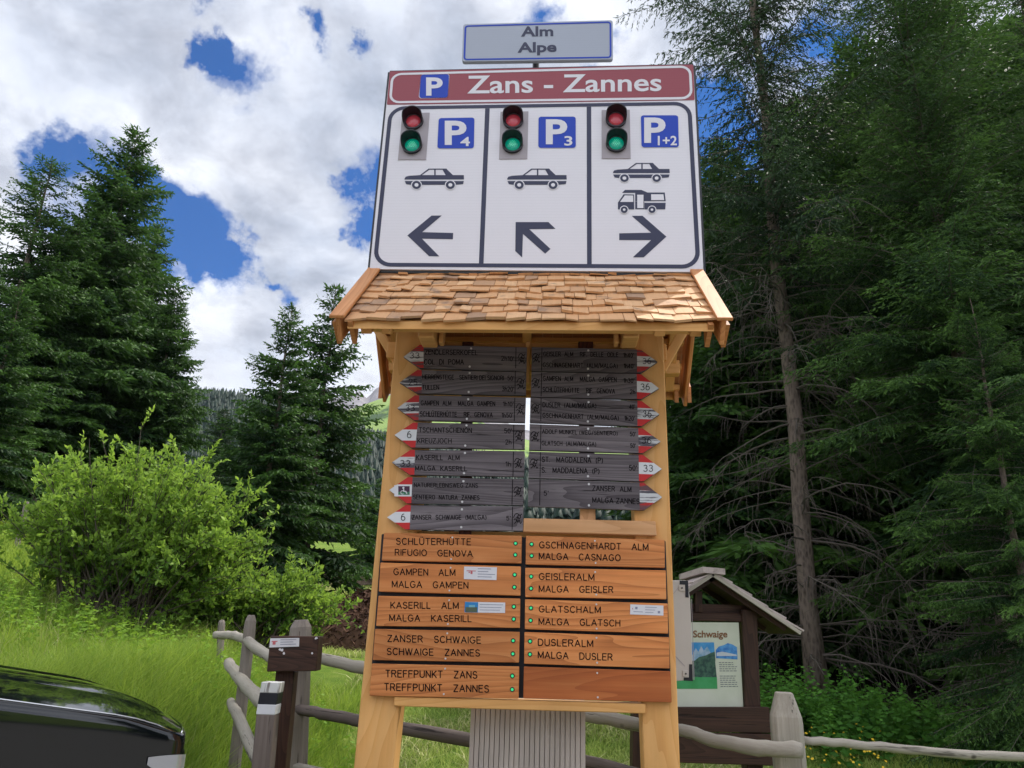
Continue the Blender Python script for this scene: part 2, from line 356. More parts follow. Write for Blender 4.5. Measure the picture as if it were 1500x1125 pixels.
za = zz(520, 770, .17333); zb = zz(750, 770, .17333); zc_ = zz(510, 930, .17333); zd = zz(750, 930, .17333)
def bil(q, u, v):   # q: TL,TR,BR,BL
    a = Vector(q[0]).lerp(Vector(q[1]), u); b = Vector(q[3]).lerp(Vector(q[2]), u); return a.lerp(b, v)
def rrect(q, r, n=5):
    q = [Vector(p) for p in q]; w = ((q[1] - q[0]).length + (q[2] - q[3]).length) / 2; h = ((q[3] - q[0]).length + (q[2] - q[1]).length) / 2
    pts = []
    for cx, cy, a0 in ((w - r, r, -90), (w - r, h - r, 0), (r, h - r, 90), (r, r, 180)):
        for i in range(n + 1):
            a = R_(a0 + 90 * i / n); pts.append(bil(q, (cx + r * math.cos(a)) / w, (cy + r * math.sin(a)) / h))
    return pts
def inset(q, t):
    q = [Vector(p) for p in q]; w = (q[1] - q[0]).length; h = (q[3] - q[0]).length
    return [bil(q, t / w, t / h), bil(q, 1 - t / w, t / h), bil(q, 1 - t / w, 1 - t / h), bil(q, t / w, 1 - t / h)]
def ringstrip(mb, q, t, r, mi=0, n=5):
    a = rrect(q, r, n); b = rrect(inset(q, t), max(r - t, .002), n); k = len(a)
    mb.add(a + b, [(i, (i + 1) % k, k + (i + 1) % k, k + i) for i in range(k)], mi)
def rslab(mb, q, r, vec, mi=0, n=5):
    a = rrect(q, r, n); k = len(a); b = [p + vec for p in a]
    mb.add(a + b, [tuple(range(k)), tuple(range(2 * k - 1, k - 1, -1))] + [((i + 1) % k, i, k + i, k + (i + 1) % k) for i in range(k)], mi)
def cen(q): return sum((Vector(p) for p in q), Vector()) / len(q)
# ================================================================== PARKING SIGN
SO = .02
def sgn(layer): return lambda px, py: P(px, py, SO + layer * .0015)
def SQ(pts, layer=0): return [P(x, y, SO + layer * .0015) for x, y in pts]
sq = SQ([(571, 104.5), (1015.5, 94.5), (1030.5, 398.5), (541.5, 394)])
sign = thing('parking_sign', 'large white parking guidance sign with maroon header above the shingled roof', 'sign', None, M=frame(cen(sq) - Z * .7))
SF = frame(cen(sq))
m = MB(); rslab(m, sq, .012, B * .03); m.obj('panel', M_['white'], sign, SF)
m = MB()
fr = inset(sq, -.004); bk = [p + B * .012 for p in fr]
for i, j in ((2, 3), (3, 0), (1, 2), (0, 1)):
    e = (fr[j] - fr[i]).normalized(); nrm = e.cross(B).normalized()
    s_ = 1 if nrm.dot(cen(fr) - fr[i]) < 0 else -1
    m.slab([bk[i], bk[j], bk[j] + nrm * s_ * .012, bk[i] + nrm * s_ * .012], B * .05)
m.obj('frame', M_['housing'], sign, SF)
m = MB(); hq = [(571, 104.5), (1015.5, 94.5), (1017.6, 146.7), (566.6, 153.5)]
m.poly(rrect(SQ(hq, 1), .01)); m.obj('header_band', M_['maroon'], sign, SF).__setitem__('label', 'maroon header band with white outline')
m = MB(); ringstrip(m, SQ([(573.2, 107.2), (1012.5, 95.6), (1015, 145.4), (569.4, 151.4)], 2), .017, .07); m.obj('header_outline', M_['wlet'], sign, SF)
m = MB(); text(m, 'Zans - Zannes', (684.4, 136.4), (969, 132.6), 24.8, sgn(2), .016); m.obj('lettering', M_['wlet'], sign, SF)
m = MB(); ringstrip(m, SQ([(570, 155.8), (1012.4, 148.8), (1026.4, 393.6), (545.7, 390.4)], 1), .026, .11, n=8)
for q in ([(710.7, 158.7), (717.3, 158.6), (708.3, 386), (701.5, 386)], [(859.4, 156.4), (866, 156.2), (866.8, 387.6), (860, 387.5)]):
    m.poly(SQ(q, 1))
m.obj('border_lines', M_['navy'], sign, SF)
# arrows, cars and camper
def polyp(m, zf, pts, layer, mi=0): m.poly(SQ([zf(*p) for p in pts], layer), mi)
m = MB()
polyp(m, z3, [(385, 778), (590, 610), (675, 610), (510, 750), (772, 757), (770, 810), (508, 805), (655, 955), (568, 953)], 1); m.obj('arrow', M_['navy'], sign, SF)['label'] = 'navy arrow pointing left'
m = MB(); polyp(m, z3, [(1300, 665), (1577, 665), (1637, 722), (1415, 725), (1594, 892), (1550, 932), (1362, 765), (1355, 965), (1297, 910)], 1); m.obj('arrow', M_['navy'], sign, SF)['label'] = 'navy arrow pointing up to the left'
m = MB(); polyp(m, z4, [(1132, 788), (930, 612), (838, 612), (1003, 755), (733, 760), (733, 817), (1003, 817), (848, 963), (940, 963)], 1); m.obj('arrow', M_['navy'], sign, SF)['label'] = 'navy arrow pointing right'
def car_sym(f, lab):
    m = MB()
    def g(pts, L, mi=0): m.poly(SQ([f(*p) for p in pts], L), mi)
    g([(360, 300), (370, 282), (400, 274), (492, 268), (862, 268), (864, 305), (362, 306)], 1)
    g([(565, 213), (716, 213), (722, 222), (572, 222)], 1); g([(492, 268), (565, 213), (572, 222), (508, 268)], 1)
    g([(612, 222), (624, 222), (624, 268), (612, 268)], 1); g([(682, 222), (722, 222), (770, 268), (708, 268)], 1)
    g([(363, 318), (862, 318), (856, 344), (790, 350), (412, 350), (375, 345)], 1)
    for cx in (462, 748):
        for r, L, mi in ((46, 2, 1), (38, 3, 0), (17, 4, 1)):
            g([(cx + r * math.cos(a * .2618), 351 + r * .9 * math.sin(a * .2618)) for a in range(24)], L, mi)
    m.obj('car_symbol', [M_['navy'], M_['white']], sign, SF)['label'] = lab
car_sym(z3, 'navy saloon car symbol in the left panel')
car_sym(lambda x, y: z3(x + 868, y), 'navy saloon car symbol in the middle panel')
car_sym(lambda x, y: z4(680 + (x - 360) * .952, 165 + (y - 213) * .93), 'navy saloon car symbol in the right panel')
m = MB()
def g(pts, L, mi=0): m.poly(SQ([z4(*p) for p in pts], L), mi)
g([(757, 418), (782, 393), (920, 393), (972, 415), (1118, 415), (1126, 488), (868, 488), (868, 418)], 1)
g([(1003, 430), (1106, 430), (1113, 480), (1003, 480)], 2, 1)
g([(722, 500), (770, 430), (858, 432), (860, 558), (722, 558)], 1); g([(740, 495), (780, 440), (850, 441), (852, 495)], 2, 1)
g([(868, 490), (945, 490), (945, 556), (868, 556)], 1); g([(885, 434), (938, 434), (938, 547), (885, 547)], 2, 1)
g([(947, 502), (1126, 502), (1122, 558), (947, 558)], 1)
for cx in (775, 1010):
    for r, L, mi in ((37, 3, 1), (30, 4, 0), (11, 5, 1)):
        g([(cx + r * math.cos(a * .2618), 560 + r * .93 * math.sin(a * .2618)) for a in range(24)], L, mi)
m.obj('camper_symbol', [M_['navy'], M_['white']], sign, SF)['label'] = 'navy camper van symbol'
def badge(q, pl, pr, base, cap, sub=None, lab=''):
    m = MB(); m.poly(rrect(SQ(q, 1), .02)); 
    m2 = MB(); m2.poly(rrect(inset(SQ(q, 2), .004), .018))
    b = m.obj('parking_badge', M_['wlet'], sign, SF); b['label'] = lab
    m2.obj('blue_field', M_['blue'], b, SF)
    m = MB(); text(m, 'P', (pl, base), (pr, base), cap, sgn(3), .03)
    if sub: text(m, sub[0], (sub[1], sub[3]), (sub[2], sub[3]), sub[4], sgn(3), .02)
    m.obj('lettering', M_['wlet'], b, SF)
badge([(616, 108.7), (658.7, 107.9), (656.5, 143.6), (613.2, 144.3)], 624.2, 648.5, 139, 24.5, None, 'small blue P badge in the maroon header')
badge([(641.8, 172.3), (696, 171.4), (695, 218), (639.6, 218.2)], 651.5, 683.4, 210.8, 32.6, ('4', 674.3, 688.4, 213.6, 12.6), 'blue parking badge reading P4')
badge([(788, 170.2), (844.2, 170), (844.4, 217.2), (787.6, 217.4)], 799.6, 831, 209.8, 33.6, ('3', 826.6, 838.4, 212.8, 13), 'blue parking badge reading P3')
badge([(937.8, 168.2), (994.2, 168), (995.4, 216.4), (938.8, 216.5)], 943.6, 975, 207.8, 34.2, ('1+2', 963.6, 991.6, 212.4, 13), 'blue parking badge reading P1+2')
for i, (pq, rc, gc, lb) in enumerate(((((589.4, 165.4), (629.4, 165), (624, 233.8), (582.9, 233.8)), (605.5, 178), (603.9, 213), 'left'),
        (((733.2, 163.6), (774, 163), (772.4, 232.5), (731, 232.9)), (751.8, 177), (751, 212), 'middle'),
        (((881.3, 161.2), (922.4, 160.6), (923.8, 232), (881.4, 232.2)), (902.2, 175), (902.7, 210.5), 'right'))):
    m = MB(); m.slab(SQ(pq, 3), B * .003); tl = m.obj('traffic_light', M_['lgrey'], sign, SF); tl['label'] = 'red and green lamp pair in the ' + lb + ' panel'
    for k, c in enumerate((rc, gc)):
        c0 = P(c[0], c[1], SO + .006); nf = -B; R = .0665; Ri = .051; Ld = .075
        m = MB(); n = 36; vs = []; fs = []
        for j in range(n):
            a = 2 * math.pi * j / n; ca, sa = math.cos(a), math.sin(a)
            dep = .018 + (Ld - .018) * min(1, max(0, (sa + .35) / .75)) ** .7
            for rr, dd in ((R, 0), (R, dep), (R - .006, dep), (Ri, .010), (Ri - .001, .010)):
                vs.append(c0 + D * (ca * rr) + Z * (sa * rr) + nf * dd)
        for j in range(n):
            for q in range(4): a_ = j * 5 + q; b_ = ((j + 1) % n) * 5 + q; fs.append((a_, b_, b_ + 1, a_ + 1))
        m.add(vs, fs); m.obj('visor', M_['housing'], tl, SF, smooth=False)
        m = MB(); m.disc(c0 + nf * .0035, nf, Ri); m.obj('rim', M_['ring'], tl, SF)
        m = MB()
        for rr_, dd in ((.047, .006),): 
            vs = [c0 + nf * .016]; 
            for q, (rq, dq) in enumerate(((.02, .0145), (.036, .011), (.047, .005))):
                vs += [c0 + D * (math.cos(a * .2618) * rq) + Z * (math.sin(a * .2618) * rq) + nf * dq for a in range(24)]
            fs = [(0, 1 + a, 1 + (a + 1) % 24) for a in range(24)]
            for q in range(2): fs += [(1 + q * 24 + a, 1 + (q + 1) * 24 + a, 1 + (q + 1) * 24 + (a + 1) % 24, 1 + q * 24 + (a + 1) % 24) for a in range(24)]
            m.add(vs, fs, 0)
        if k:
            for a in range(-4, 5):
                for b in range(-4, 5):
                    x, y = (a + .5 * (b % 2)) * .0105, b * .0095
                    r2 = x * x + y * y
                    if r2 < .0415 ** 2: m.disc(c0 + D * x + Z * y + nf * (.0172 - r2 * 6.0), nf, .0022, 6, 1)
        m.obj('lens', [M_['glens'] if k else M_['rlens'], M_['gdot']], tl, SF, smooth=False)['label'] = 'green lens with bright dots' if k else 'dull red lens'
# poles behind the big sign
m_p = []
for px in (621.5, 944):
    b0 = P(px, 403, -.12); m = MB(); m.cyl(Vector((b0.x, b0.y, 1.9)), Z, .047, b0.z - 1.9 + 1.35, 24)
    m.obj('pole', M_['steel'], sign, Matrix.Translation(b0), smooth=False)
    m = MB(); m.box(b0 + Z * .045 + B * .0, .13, .055, .012, D, B); m.obj('bracket', M_['ring'], sign, frame(b0 + Z * .04))
# name plate above
pq = [(678.6, 35.6), (897.6, 29.4), (898, 86.8), (676.6, 90)]
PO = .03
def PP(pts, L=0): return [P(x, y, PO + L * .0015) for x, y in pts]
plate = thing('name_plate', 'small blue edged plate reading Alm Alpe above the parking sign', 'sign', None, M=frame(cen(PP(pq)) - Z * .3))
PF = frame(cen(PP(pq)))
m = MB(); rslab(m, PP(pq), .02, B * .028); m.obj('panel', M_['plate'], plate, PF)
m = MB(); ringstrip(m, inset(PP(pq, 1), .010), .012, .025); m.obj('blue_border', M_['blue'], plate, PF)
m = MB()
text(m, 'Alm', (763.2, 52.9), (810.5, 52.4), 13.6, lambda x, y: P(x, y, PO + .0016), .03); text(m, 'Alpe', (758, 76.6), (815.3, 75.2), 13.8, lambda x, y: P(x, y, PO + .0016), .03)
m.obj('lettering', M_['navy'], plate, PF)
c = P(785, 92, -.05); m = MB(); m.cyl(c - Z * .35, Z, .022, .6, 16); m.obj('pole', M_['housing'], plate, Matrix.Translation(c))
# ================================================================== KIOSK
kiosk = thing('sign_shelter', 'pale timber shelter with larch shingle roof carrying the trail boards', 'sign shelter', None, M=frame(KS(0, 0, 0)))
# posts
def post(xa0, xa1, xb0, xb1, lab):
    # front face corners at y=470 and y=1125 px, carried on to the ground
    tl, tr, bl, br = P(xa0, 470), P(xa1, 470), P(xb0, 1125), P(xb1, 1125)
    def ext(a, b):
        d_ = b - a; t = (-.02 - b.z) / d_.z; return b + d_ * t
    q = [ext(tl, bl), ext(tr, br), tr, tl]
    m = MB(); m.slab(q, B * .16); o = m.obj('post', M_['pine'], kiosk, vframe(cen(q)), bevel=.008, bseg=2); o['label'] = lab; return q
PL = post(582, 640, 518, 576, 'left square timber post'); PR = post(918, 971, 943.5, 996.5, 'right square timber post')
xL = (PL[0] - O).dot(D); xR = (PR[1] - O).dot(D)
# cross beams
def beam(name, q, th, mat, off=0.0, grain=None, bev=.004, lab=None, parent=None):
    pts = [P(x, y, off) for x, y in q]; m = MB(); m.slab([pts[3], pts[2], pts[1], pts[0]], B * th)
    o = m.obj(name, mat, parent or kiosk, grain(cen(pts)) if grain else frame(cen(pts)), bevel=bev)
    if lab: o['label'] = lab
    return o
beam('bottom_beam', [(577, 1020), (946, 1031), (946, 1045.5), (576.5, 1034.5)], .10, M_['pine'], .028)
beam('backing_panel', [(559, 782), (975, 792), (984, 1027), (541, 1018)], .02, M_['panel'], .004)
beam('bare_plank', [(767, 759), (960.5, 763.5), (962, 784.5), (766, 779)], .03, M_['pink'], .034, lab='bare pinkish plank above the brown boards')
beam('mounting_strip', [(677, 500), (693, 500), (690, 785), (672, 785)], .03, M_['darkred'], .0, vframe)
beam('mounting_strip', [(847, 500), (869, 500), (872, 742), (849, 742)], .03, M_['darkred'], .0, vframe)
beam('mounting_strip', [(849.5, 742.5), (872, 742.5), (872.5, 766), (849.5, 766)], .028, M_['pink'], .0, vframe, lab='pale end of the mounting strip')
beam('centre_slat', [(770, 500), (777.5, 500), (775.5, 561), (769, 561)], .03, M_['pine'], -.01, vframe)
beam('lower_mount', [(570, 777), (940, 781), (940, 800), (570, 797)], .06, M_['pine'], -.03)
# roof, gable with the ridge along D
ZR = 2.02 + CAMZ; ZE = 1.474 + CAMZ; A = .56; OC = -.02      # ridge, eave heights, half depth
sl = math.atan2(ZR - ZE, A)
ridL = P(548, 404, OC); ridR = P(1016, 407, OC); xl = (ridL - O).dot(D) - .0; xr = (ridR - O).dot(D)
e0 = P(505, 466, A); e1 = P(1056, 478, A); xl = (xl + (e0 - O).dot(D)) / 2; xr = (xr + (e1 - O).dot(D)) / 2
ZR = ((P(780, 404, 0)).z); ZE = P(780, 470, A).z; sl = math.atan2(ZR - ZE, A)
print('roof', xl, xr, ZR, ZE, math.degrees(sl), 'posts', xL, xR)
def rp(x, s, side, lift=0):   # s metres down the slope from the ridge; side 1 front, -1 back
    return KS(x, side * (s * math.cos(sl) + lift * math.sin(sl)) + OC, ZR - s * math.sin(sl) + lift * math.cos(sl))
LEN = math.hypot(A, ZR - ZE)
for side in (1, -1):
    m = MB(); rr = random.Random(5 + side)
    nc = 7; step = LEN / nc
    for c in range(nc + 1):
        s1 = LEN + .03 - c * step; s0 = max(-.01, s1 - step * 1.75)
        if c == nc: s1 = step * .28
        x = xl + .02
        while x < xr - .025:
            w = rr.uniform(.05, .13); x2 = min(x + w, xr - .02)
            if xr - x2 < .06: x2 = xr - .02
            j = rr.uniform(-.018, .016); th = rr.uniform(.007, .017); lf = rr.uniform(0, .015); tw = rr.uniform(-.012, .012)
            g_ = .0015
            q = [rp(x + g_, s0, side, .012), rp(x2 - g_, s0, side, .012), rp(x2 - g_, s1 + j + tw, side, .026 + lf), rp(x + g_, s1 + j, side, .026 + lf + tw * .6)]
            q2 = [rp(x + g_, s0, side, .006), rp(x2 - g_, s0, side, .006), rp(x2 - g_, s1 + j + tw, side, .026 + lf - th), rp(x + g_, s1 + j, side, .026 + lf - th + tw * .6)]
            m.hexa(q, q2); x = x2
    m.obj('roof_shingles', M_['shingle'], kiosk, frame(KS((xl + xr) / 2, 0, ZE)))
    m = MB(); nb = 30      # soffit boards running up the slope
    for k in range(nb):
        a = xl + .03 + (xr - xl - .06) * k / nb; b = xl + .03 + (xr - xl - .06) * (k + 1) / nb - .004
        m.slab([rp(a, .0, side, -.004), rp(b, .0, side, -.004), rp(b, LEN - .02, side, -.004), rp(a, LEN - .02, side, -.004)], Z * -.018)
    m.obj('soffit_boards', M_['rake'] if side == 1 else M_['rake'], kiosk, frame(KS((xl + xr) / 2, 0, ZE)))
    for x in (xl, xr):      # bargeboards with cap
        sg = -1 if x == xl else 1
        m = MB(); q = [rp(x + sg * .0, -.02, side, .035), rp(x + sg * .022, -.02, side, .035), rp(x + sg * .022, LEN + .05, side, .035), rp(x, LEN + .05, side, .035)]
        m.slab(q, (rp(x, 0, side, 0) - rp(x, 0, side, .13))); m.obj('bargeboard', M_['rake'], kiosk, frame_along(rp(x, LEN / 2, side), rp(x, 1, side) - rp(x, 0, side)), bevel=.004)
        m = MB(); q = [rp(x - sg * .028, -.02, side, .055), rp(x + sg * .05, -.02, side, .055), rp(x + sg * .05, LEN + .06, side, .055), rp(x - sg * .028, LEN + .06, side, .055)]
        m.slab(q, (rp(x, 0, side, 0) - rp(x, 0, side, .018))); m.obj('bargeboard_cap', M_['rake'], kiosk, frame_along(rp(x, LEN / 2, side), rp(x, 1, side) - rp(x, 0, side)), bevel=.003)
        # gutter-like tail under the verge
        m = MB()
        for o2 in (.03, -.05):
            xx = x + sg * o2
            m.add([rp(xx - .012, LEN - .07, side, .012), rp(xx - .012, LEN + .045, side, .012), rp(xx - .012, LEN + .005, side, -.125), rp(xx - .012, LEN - .07, side, -.05),
                   rp(xx + .012, LEN - .07, side, .012), rp(xx + .012, LEN + .045, side, .012), rp(xx + .012, LEN + .005, side, -.125), rp(xx + .012, LEN - .07, side, -.05)],
                  [(0, 1, 2, 3), (7, 6, 5, 4), (0, 4, 5, 1), (1, 5, 6, 2), (2, 6, 7, 3), (3, 7, 4, 0)])
        m.obj('eave_tail', M_['rake'], kiosk, frame(rp(x, LEN, side)))
    # fascia / eave board
    m = MB(); m.slab([rp(xl + .03, LEN - .012, side, .006), rp(xr - .03, LEN - .012, side, .006), rp(xr - .03, LEN + .012, side, .006) , rp(xl + .03, LEN + .012, side, .006)], Z * -.045)
    m.obj('fascia', M_['pine'], kiosk, frame(rp(0, LEN, side)), bevel=.003)
    # rafters
    for x in (xl + .10, xL + .09, (xL + xR) / 2, xR - .09, xr - .10):
        if side == 1 and x == (xL + xR) / 2: continue
        m = MB(); a = .028
        m.slab([rp(x - a, .02, side, -.024), rp(x + a, .02, side, -.024), rp(x + a, LEN - .06, side, -.024), rp(x - a, LEN - .06, side, -.024)], (rp(0, 0, side, 0) - rp(0, 0, side, .07)))
        m.obj('rafter', M_['pine'], kiosk, frame_along(rp(x, LEN / 2, side), rp(x, 1, side) - rp(x, 0, side)), bevel=.003)
# purlins and plates
def bar(name, a, b, w, h, mat, bev=.004):
    m = MB(); d_ = (b - a); X = d_.normalized(); Y = (Z.cross(X)).normalized() if abs(X.z) < .95 else B; Zv = X.cross(Y)
    m.box((a + b) / 2, d_.length / 2, w / 2, h / 2, X, Y, Zv); return m.obj(name, mat, kiosk, frame((a + b) / 2, X, Y, Zv), bevel=bev)
zb1 = rp(0, LEN * .62, 1, -.1).z; ob = LEN * .62 * math.cos(sl)
for off in (ob - .02, -ob - .02): bar('purlin', KS(xl + .05, off, zb1 - .045), KS(xr - .05, off, zb1 - .045), .07, .09, M_['pine'])
bar('ridge_beam', KS(xl + .05, OC - .0, ZR - .10), KS(xr - .05, OC, ZR - .10), .08, .12, M_['pine'])
bar('tie_beam', KS(xL - .02, -.09, ZE + .07), KS(xR + .02, -.09, ZE + .07), .10, .10, M_['pine'])
for x, s_ in ((xL + .10, 1), (xR - .10, -1)):
    bar('cross_arm', KS(x, -.03, zb1 - .12), KS(x, -ob - .06, zb1 - .12), .09, .09, M_['pine'])
    bar('brace', KS(x, -ob + .1, zb1 - .14), KS(x, -.14, zb1 - .46), .07, .08, M_['pine'])
for a_, b_ in (((548, 474), (588, 540)), ((1004, 480), (968, 543))): bar('brace', P(*a_, -.09), P(*b_, -.09), .05, .055, M_['pine'])
for f in (.30, .52, .74, .93): bar('batten', rp(xl + .03, LEN * f, -1, -.045), rp(xr - .03, LEN * f, -1, -.045), .055, .035, M_['pine'])
# corbel ends above the boards
for px, sg in ((628, 1), (922, -1)):
    c = P(px, 491, .10); m = MB(); m.box(c, .045, .09, .05, D, B); m.obj('corbel', M_['pine'], kiosk, frame(c), bevel=.008)
    c = P(px + 20 * sg, 490, .05); m = MB(); m.box(c, .012, .04, .065, D, B); m.obj('corbel_plate', M_['pine'], kiosk, frame(c), bevel=.003)
# ================================================================== GREY ARROW BOARDS
GO = .034
def g_(zf, x, y, L=0): p = zf(x, y); return P(p[0], p[1], GO + L * .0012)
SCR = [[(0, .62), (.2, .9), (.45, .95), (.75, .8), (.95, .92)], [(.05, .42), (.2, .5), (.35, .35), (.25, .2), (.1, .1)], [(.4, .45), (.5, .2), (.65, .4), (.8, .1), (.95, .25)],
       [(.5, .75), (.62, .5), (.8, .6), (.78, .8), (.6, .82), (.5, .75)], [(.3, .6), (.45, .55), (.4, .7)]]
def ribbon(m, pts, w, mi=0):
    for a, b in zip(pts, pts[1:]):
        d_ = (b - a).normalized(); n_ = d_.cross(B).normalized() * w / 2; a2 = a - d_ * w * .3; b2 = b + d_ * w * .3
        m.poly([a2 - n_, b2 - n_, b2 + n_, a2 + n_], mi)
def trail(left, bl, br, tr, tl, tip, texts, num, line, logo, screws, paint, label):
    """corner px: body (border with the head .. far end) and the tip"""
    if left: q = [tl, tr, br, bl]          # head at tl/bl
    else: q = [tr, tl, bl, br]
    G = lambda p, L=0: P(p[0], p[1], GO + L * .0012)
    ht, hb = (tl, bl) if left else (tr, br)
    sh_t = (ht[0] + (tip[0] - ht[0]) * .2, ht[1] + (0 if left else .6)); sh_b = (hb[0] + (tip[0] - hb[0]) * .2, hb[1])
    outline = [ht, sh_t, tip, sh_b, hb] + ([br, tr] if left else [bl, tl])
    pts = [G(p) for p in outline]
    if (pts[1] - pts[0]).cross(pts[2] - pts[1]).dot(B) < 0: pts = pts[::-1]
    M = frame(cen(pts)); k = len(pts)
    t = thing('trail_arrow_board', label, 'trail sign', None, 'grey wooden trail arrow boards', M=M)
    m = MB(); bk = [p + B * .026 for p in pts]
    m.add(pts + bk, [tuple(range(k)), tuple(range(2 * k - 1, k - 1, -1))] + [((i + 1) % k, i, k + i, k + (i + 1) % k) for i in range(k)])
    m.obj('board', M_['grey'], t, M)
    # painted head: red, white, red
    def lerp(a, b, f): return (a[0] + (b[0] - a[0]) * f, a[1] + (b[1] - a[1]) * f)
    f1, f2 = .28, .72
    s1, s2 = lerp(ht, hb, f1), lerp(ht, hb, f2)
    midt = tip
    a1 = lerp(sh_t, tip, f1 / .5); a2 = lerp(sh_b, tip, (1 - f2) / .5)
    m = MB(); m.poly([G(p, 1) for p in (ht, sh_t, a1, s1)], 0); m.poly([G(p, 1) for p in (s1, a1, tip, a2, s2)], 1); m.poly([G(p, 1) for p in (s2, a2, sh_b, hb)], 0)
    m.obj('painted_tip', [M_['red' if paint > 0 else 'wred'], M_['offw' if paint > 1 else 'wwhite']], t, M)
    for s, a, b, cap in texts:
        m = MB(); stroke_text(m, s, a, b, cap, lambda x, y: P(x, y, GO + .0013), .15); m.obj('lettering', M_['black'], t, M)
    if num:
        m = MB(); stroke_text(m, num[0], num[1], num[2], num[3], lambda x, y: P(x, y, GO + .0026), .11); m.obj('trail_number', M_['black'], t, M)
    m = MB(); ribbon(m, [G(line[0], 1), G(line[1], 1)], .004); m.obj('divider_line', M_['black'], t, M)
    if logo:
        x0, y0, x1, y1 = logo; m = MB()
        for st in SCR:
            fine_ = []
            for k_ in range(len(st) - 1):
                p0 = st[max(k_ - 1, 0)]; p1 = st[k_]; p2 = st[k_ + 1]; p3 = st[min(k_ + 2, len(st) - 1)]
                for q_ in range(4):
                    f = q_ / 4; fine_.append(tuple(.5 * (2 * p1[c] + (p2[c] - p0[c]) * f + (2 * p0[c] - 5 * p1[c] + 4 * p2[c] - p3[c]) * f * f + (3 * p1[c] - p0[c] - 3 * p2[c] + p3[c]) * f ** 3) for c in (0, 1)))
            fine_.append(st[-1])
            ribbon(m, [G((x0 + (x1 - x0) * u, y1 + (y0 - y1) * v), 1.2) for u, v in fine_], .0038)
        m.obj('club_mark', M_['black'], t, M)
    for s_ in screws:
        c = G(s_, 0); m = MB(); m.cyl(c + B * .002, -B, .0062, .005, 10); m.obj('screw', M_['screw'], t, frame(c))
    return t, M
def Tx(zf, s, x0, y0, x1, y1, cap):
    k = .21333 if zf in (z5, z6) else .1775
    return (s, zf(x0, y0), zf(x1, y1), cap * k)
def Ln(zf, x0, y0, x1, y1): return (zf(x0, y0), zf(x1, y1))
def Lg(zf, x0, y0, x1, y1): a = zf(x0, y0); b = zf(x1, y1); return (a[0], a[1], b[0], b[1])
trail(1, (620.4, 539), (771, 544), (771.8, 508.8), (620.4, 505), (591.2, 522.6), [Tx(z5, 'ZENDLERSERKOFEL', 715, 628, 1075, 632, 31), Tx(z5, 'COL  DI  POMA', 710, 697, 980, 697, 33), Tx(z5, "2h10'", 1240, 670, 1325, 675, 30)],
      ('33', z5(612, 655), z5(675, 655), 8), Ln(z5, 1340, 580, 1338, 722), Lg(z5, 1355, 620, 1405, 700), [z5(1032, 588), z5(1022, 713)], 0, 'grey arrow board reading Zendlerserkofel, topmost in the left column')
trail(1, (617.6, 576), (770.3, 579), (770.8, 545.5), (617.6, 542), (585.2, 560.3), [Tx(z5, 'HERRENSTEIGE   SENTIERI DEI SIGNORI', 700, 797, 1255, 805, 29), Tx(z5, "50'", 1283, 806, 1325, 808, 29), Tx(z5, 'TULLEN', 697, 870, 810, 870, 30), Tx(z5, "3h20'", 1245, 880, 1325, 882, 30)],
      ('25', z5(605, 837), z5(660, 837), 8), Ln(z5, 1335, 745, 1333, 900), Lg(z5, 1345, 790, 1403, 875), [z5(1022, 757), z5(1015, 887)], 0, 'grey arrow board reading Herrensteige and Tullen, second from top at left')
trail(1, (613, 615.4), (769, 618.7), (770.3, 582.3), (614, 579), (582, 597.9), [Tx(z5, 'GAMPEN  ALM    MALGA  GAMPEN', 688, 977, 1195, 983, 30), Tx(z5, "1h10'", 1252, 983, 1322, 985, 29), Tx(z5, 'SCHLÜTERHÜTTE    RIF.  GENOVA', 683, 1052, 1178, 1060, 31), Tx(z5, "1h50'", 1243, 1062, 1318, 1062, 30)],
      ('33', z5(583, 1015), z5(642, 1015), 8.2), Ln(z5, 1332, 928, 1328, 1085), Lg(z5, 1340, 965, 1400, 1050), [z5(1012, 937), z5(1003, 1072)], 0, 'grey arrow board numbered 33 reading Gampen Alm above Schlüterhütte, pointing left')
trail(1, (608.3, 655.5), (768.6, 658), (769, 621.8), (611.9, 619), (577.9, 637.2), [Tx(z7, 'TSCHANTSCHENÓN', 360, 298, 792, 303, 38), Tx(z7, 'KREUZJOCH', 348, 388, 625, 390, 38), Tx(z7, "50'", 1063, 305, 1122, 307, 36), Tx(z7, '2h', 1072, 398, 1118, 398, 36)],
      ('6', z7(262, 345), z7(293, 345), 9.4), Ln(z7, 1140, 238, 1137, 435), Lg(z7, 1150, 285, 1215, 380), [z7(750, 243), z7(740, 410)], 2, 'grey arrow board numbered 6 reading Tschantschenon and Kreuzjoch')
trail(1, (606.9, 695.5), (767.7, 698), (768.3, 660.9), (607.8, 659), (574, 677.4), [Tx(z7, 'KASERILL  ALM', 337, 525, 690, 528, 38), Tx(z7, 'MALGA  KASERILL', 330, 613, 752, 618, 37), Tx(z7, '1h', 1073, 578, 1115, 580, 36)],
      ('33', z7(205, 580), z7(285, 580), 8.8), Ln(z7, 1137, 460, 1133, 660), Lg(z7, 1145, 510, 1210, 600), [z7(738, 470), z7(730, 637)], 1, 'grey arrow board reading Kaserill Alm with strong curved grain')
t6, M6 = trail(1, (602.4, 737.3), (766.5, 740), (767.2, 701.8), (604.2, 699), (569.9, 717.8), [Tx(z7, 'NATURERLEBNISWEG ZANS', 320, 750, 843, 755, 33), Tx(z7, 'SENTIERO  NATURA  ZANNES', 313, 850, 855, 855, 34)],
      None, Ln(z7, 1130, 690, 1125, 895), Lg(z7, 1140, 745, 1210, 835), [z7(725, 703), z7(715, 873)], 2, 'grey arrow board reading Naturerlebnisweg Zans with wheelchair sticker on its tip')
